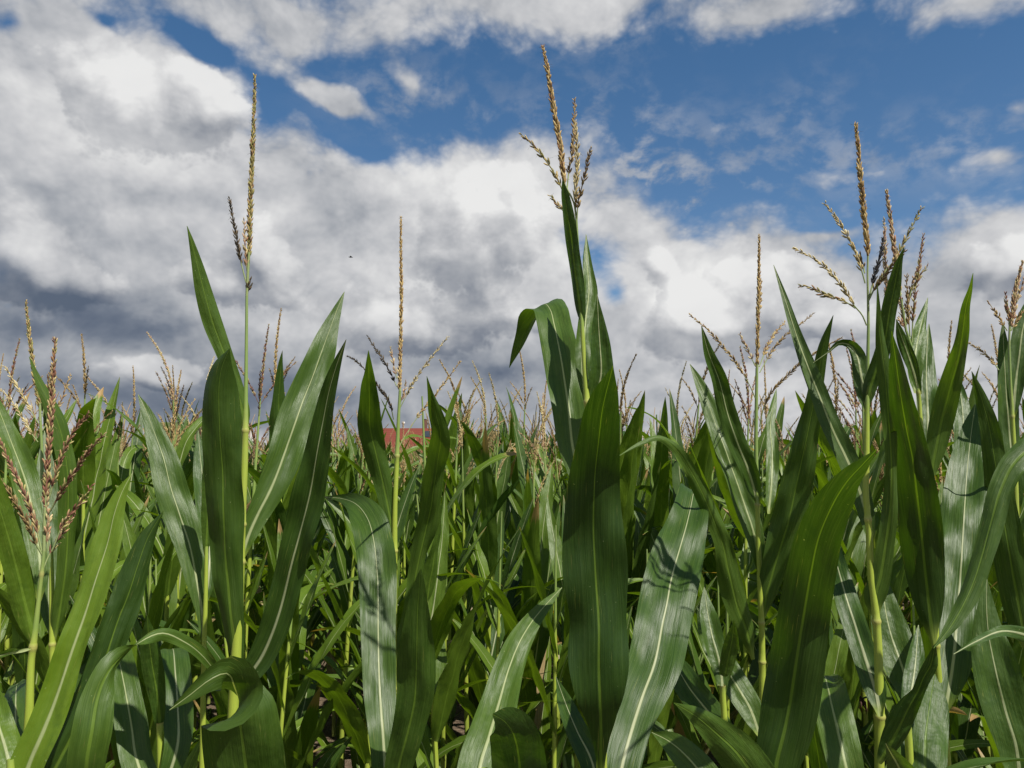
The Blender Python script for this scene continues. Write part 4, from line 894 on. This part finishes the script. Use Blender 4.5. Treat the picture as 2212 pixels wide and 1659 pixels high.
def house(label, xl, xr, yr, D, mroof, half=4.5, pitch=42, hip=0.0, chim=(), wins=(), timber=False, vent=None, sky_win=None):
    a = P(xl, yr, D); b_ = P(xr, yr, D); zr = a[2]; x0, x1 = a[0], b_[0]; ze = zr - half * math.tan(R(pitch)); cx_ = (x0 + x1) / 2; L = x1 - x0
    root = empty('house', (cx_, D, 0)); tag(root, label, 'house', 'houses beyond the field')
    h = hip; e = .45; zo = ze - e * math.tan(R(pitch)); yo = half + e; X0, X1 = -L / 2, L / 2; t_ = .18
    v = [(X0 + h, 0, zr), (X1 - h, 0, zr), (X0 - e, -yo, zo), (X1 + e, -yo, zo), (X0 - e, yo, zo), (X1 + e, yo, zo)]
    v += [(p, q, r - t_) for p, q, r in v]
    f = [(0, 2, 3, 1), (1, 5, 4, 0), (6, 7, 9, 8), (7, 6, 10, 11), (2, 8, 9, 3), (5, 11, 10, 4), (0, 0, 4, 2), (1, 3, 5, 5), (0, 6, 8, 2), (0, 4, 10, 6), (1, 3, 9, 7), (1, 7, 11, 5)]
    if h > 0: fl = [q for q in f]
    else: fl = [q for q in f if q not in ((0, 0, 4, 2), (1, 3, 5, 5))]
    bm = [tuple(q) for q in fl]
    me = bpy.data.meshes.new('roof'); me.from_pydata(v, [], [tuple(dict.fromkeys(q)) for q in bm]); me.materials.append(mroof); me.update()
    rf = link('roof', me, root)
    bw = Buf(); zt = ze - .05
    boxbuf(bw, (0, 0, zt / 2), (L - .1, half * 2 - .1, zt))
    v_, f_, u_, c_, m_ = bw.cat(); wall = link('wall', mesh_from('wall', v_, f_, None, None, [M_PLA], None, None, False), root)
    if h == 0:
        me = bpy.data.meshes.new('gable'); w = .12
        vv = [];
        for sx_ in (X0 + .1, X1 - .1 - w): vv += [(sx_, -half + .1, zt), (sx_, half - .1, zt), (sx_, 0, zr - .25), (sx_ + w, -half + .1, zt), (sx_ + w, half - .1, zt), (sx_ + w, 0, zr - .25)]
        ff = []
        for o_ in (0, 6): ff += [(o_, o_ + 1, o_ + 2), (o_ + 3, o_ + 5, o_ + 4), (o_, o_ + 2, o_ + 5, o_ + 3), (o_ + 1, o_ + 4, o_ + 5, o_ + 2)]
        me.from_pydata(vv, [], ff); me.materials.append(M_PLA); me.update(); link('gable', me, root)
    for q in chim:
        ch = box('chimney', (q * L / 2, .5, zr + .25), (.6, .6, 1.7), M_BRK, rf); box('cap', (q * L / 2, .5, zr + 1.16), (.46, .46, .12), M_TIM, ch)
    if vent is not None:
        b2 = Buf(); vt, vf, vu = tube(np.array([(vent * L / 2, .2, zr - .3), (vent * L / 2, .2, zr + .55), (vent * L / 2, .2, zr + .62), (vent * L / 2, .2, zr + .85)]), [.13, .13, .24, .2], 10); b2.add(vt, vf)
        w_ = b2.cat(); link('vent_pipe', mesh_from('vent_pipe', w_[0], w_[1], None, None, [M_PLA]), rf)
    if sky_win is not None:
        q, dn = sky_win; ya = -dn; n_ = np.array([0, -math.sin(R(pitch)), math.cos(R(pitch))])
        o_ = box('skylight', (0, 0, 0), (.9, 1.2, .10), M_GLS, rf); o_.location = Vector((q * L / 2, ya, zr - dn * math.tan(R(pitch)))) + Vector(n_) * .04; o_.rotation_euler = (R(pitch), 0, 0)
    for q in wins:
        o_ = box('window', (q * L / 2, -half - .01, zt - 1.35), (1.1, .14, 1.25), M_PLA, root); box('pane', (q * L / 2, -half - .09, zt - 1.35), (.92, .05, 1.07), M_GLS, o_)
    if timber:
        bt = Buf()
        for q in (-.98, -.6, -.2, .2, .6, .98): boxbuf(bt, (q * L / 2 * .98, -half + .02, zt / 2 + .3), (.18, .12, zt - .8))
        boxbuf(bt, (0, -half - .005, zt - .25), (L - .3, .12, .2)); boxbuf(bt, (0, -half - .005, zt - 2.3), (L - .3, .12, .18))
        w_ = bt.cat(); link('timber_frame', mesh_from('timber_frame', w_[0], w_[1], None, None, [M_TIM], None, None, False), wall)
    return root
house('house with a bright red tiled roof, a dark chimney and a white vent pipe', 826, 938, 925, 105, M_RED, 4.6, 40, 0, (.62,), (-.4, .4), False, -.2, (.8, 1.0))
house('half timbered white house under a dull brown tiled roof', 462, 542, 917, 95, M_BRN, 3.6, 48, 0, (), (-.5, .1, .7), True)
house('house with a moss green roof behind the maize at left', 322, 442, 912, 120, M_MOS, 4.5, 40, .8, (.62,), (-.3, .4))
house('low house with a dark roof near the left edge, beside a spruce', 38, 124, 948, 140, M_DRK, 4.2, 38, .6, (-.3,), (-.3, .4))
house('small white house with a reddish brown roof at right', 1506, 1566, 964, 170, M_RDB, 3.0, 36, 1.0, (), (-.5, .0, .55))
def bark(t):
    return t.mix(t.noise(t.n('ShaderNodeNewGeometry').outputs['Position'], 5, 4), (.05, .035, .022), (.12, .085, .055)), None
M_BARK = simple('bark', bark, .9, .1)
def fol(name, a, b):
    def bb(t):
        g = t.n('ShaderNodeNewGeometry').outputs['Position']
        return t.mix(t.sstep(t.noise(g, .9, 4, .6), .35, .65), a, b), None
    return simple(name, bb, .6, .3)
M_FD = fol('dark_foliage', (.018, .045, .014), (.045, .085, .025)); M_FS = fol('spruce_foliage', (.010, .028, .014), (.022, .045, .02))
def tree(label, x, y, wpx, D, spruce=False, seed=1):
    rg = np.random.default_rng(seed); tp = P(x, y, D); H = tp[2]; wd_ = wpx * D / F0 / 2
    root = empty('spruce' if spruce else 'tree', (tp[0], D, 0)); tag(root, label, 'tree', 'trees beyond the field')
    v, f, u = tube(np.array([(0, 0, 0), (.1, 0, H * .4), (0, .1, H * .92)]), [.22, .16, .04], 7)
    for k in range(5):
        a = rg.uniform(0, 6.28); z = H * rg.uniform(.35, .6); e = np.array([math.cos(a) * wd_ * .6, math.sin(a) * wd_ * .6, z + H * .2])
        v2, f2, u2 = tube(np.array([(0.05, 0, z), e * .5 + np.array([0, 0, z * .5]), e]), [.09, .06, .02], 5); f = np.vstack([f, f2 + len(v)]); v = np.vstack([v, v2])
    link('trunk', mesh_from('trunk', v, f, None, None, [M_BARK]), root)
    n = 2600; C = []
    if spruce:
        z = rg.uniform(.12, 1, n); r_ = wd_ * (1 - z) * (.75 + .35 * np.sin(z * 46)) + .05; a = rg.uniform(0, 6.28, n); q = np.sqrt(rg.uniform(.2, 1, n)); C = np.stack([np.cos(a) * r_ * q, np.sin(a) * r_ * q, z * H - .25 * r_ * q], 1)
    else:
        cl = np.stack([rg.normal(0, .42, 26) * wd_, rg.normal(0, .42, 26) * wd_, H * rg.uniform(.36, .86, 26)], 1); cr = rg.uniform(.22, .45, 26) * wd_
        j = rg.integers(0, 26, n); d = unit(rg.normal(0, 1, (n, 3))); C = cl[j] + d * cr[j][:, None] * rg.uniform(.5, 1.05, (n, 1)); C[:, 2] = np.minimum(C[:, 2], H - .02 * rg.random(n))
    sz = .17 if not spruce else .14; A_ = unit(rg.normal(0, 1, (n, 3))); B_ = unit(np.cross(A_, rg.normal(0, 1, (n, 3))))
    V_ = np.stack([C - A_ * sz - B_ * sz * .6, C + A_ * sz - B_ * sz * .6, C + A_ * sz * .8 + B_ * sz * .6, C - A_ * sz * .8 + B_ * sz * .6], 1).reshape(-1, 3)
    link('crown', mesh_from('crown', V_, np.arange(n * 4).reshape(n, 4), None, None, [M_FS if spruce else M_FD], None, None, False), root)
tree('small dark spruce standing above the dark roof at left', 63, 938, 26, 132, True, 3)
for i, (x, y, w, lab) in enumerate([(648, 956, 34, 'dark round tree low between the paired tall blades and left houses'), (1046, 917, 46, 'tree with the highest crown right of the red roof'), (1078, 926, 30, 'lower tree touching the highest crown right of the red roof'), (1136, 946, 30, 'small tree just left of the folded over leaf'), (1182, 941, 26, 'dark tree partly hidden by the folded over leaf'), (1698, 947, 22, 'dark tree low in the gap behind the tapering upright blade'), (12, 958, 40, 'low tree at the left edge of the photo'), (232, 950, 34, 'low tree left of the pale leaning blade'), (1400, 962, 50, 'low tree right of the tallest plant'), (1585, 960, 34, 'low tree behind the narrow pale blades'), (2060, 958, 60, 'low tree behind the broad pale blade')]):
    tree(lab, x, y, w, 125 + 6 * i, False, 20 + i)
def bird():
    c = P(757.5, 555.5, 30); root = empty('bird', c); tag(root, 'small dark bird flying before the clouds left of centre', 'bird')
    mb = simple('bird_feathers', lambda t: (t.mix(t.noise(t.n('ShaderNodeNewGeometry').outputs['Position'], 60, 2), (.012, .012, .014), (.035, .032, .032)), None), .7, .2)
    v, f, u = tube(np.array([(-.085, 0, .004), (-.07, 0, .008), (-.05, 0, .006), (-.015, 0, 0), (.03, 0, -.002), (.06, 0, .0), (.095, .0, -.006)]), [.002, .012, .015, .022, .017, .009, .004], 10)
    link('body', mesh_from('body', v, f, None, None, [mb]), root)
    for s_ in (-1, 1):
        t = np.linspace(0, 1, 8); le = np.stack([-.02 + .05 * t ** 2, s_ * .17 * t, .012 + .012 * np.sin(t * 3)], 1); te = le + np.stack([.065 * (1 - t ** 1.5) + .004, 0 * t, -.003 + 0 * t], 1)
        V_ = np.stack([le, (le + te) / 2 + np.array([0, 0, .004]), te, (le + te) / 2 - np.array([0, 0, .003])], 1).reshape(-1, 3); F_ = []
        for i in range(7):
            for k in range(4): F_.append((i * 4 + k, i * 4 + (k + 1) % 4, (i + 1) * 4 + (k + 1) % 4, (i + 1) * 4 + k))
        link('wing', mesh_from('wing', V_, np.array(F_), None, None, [mb]), root)
bird()
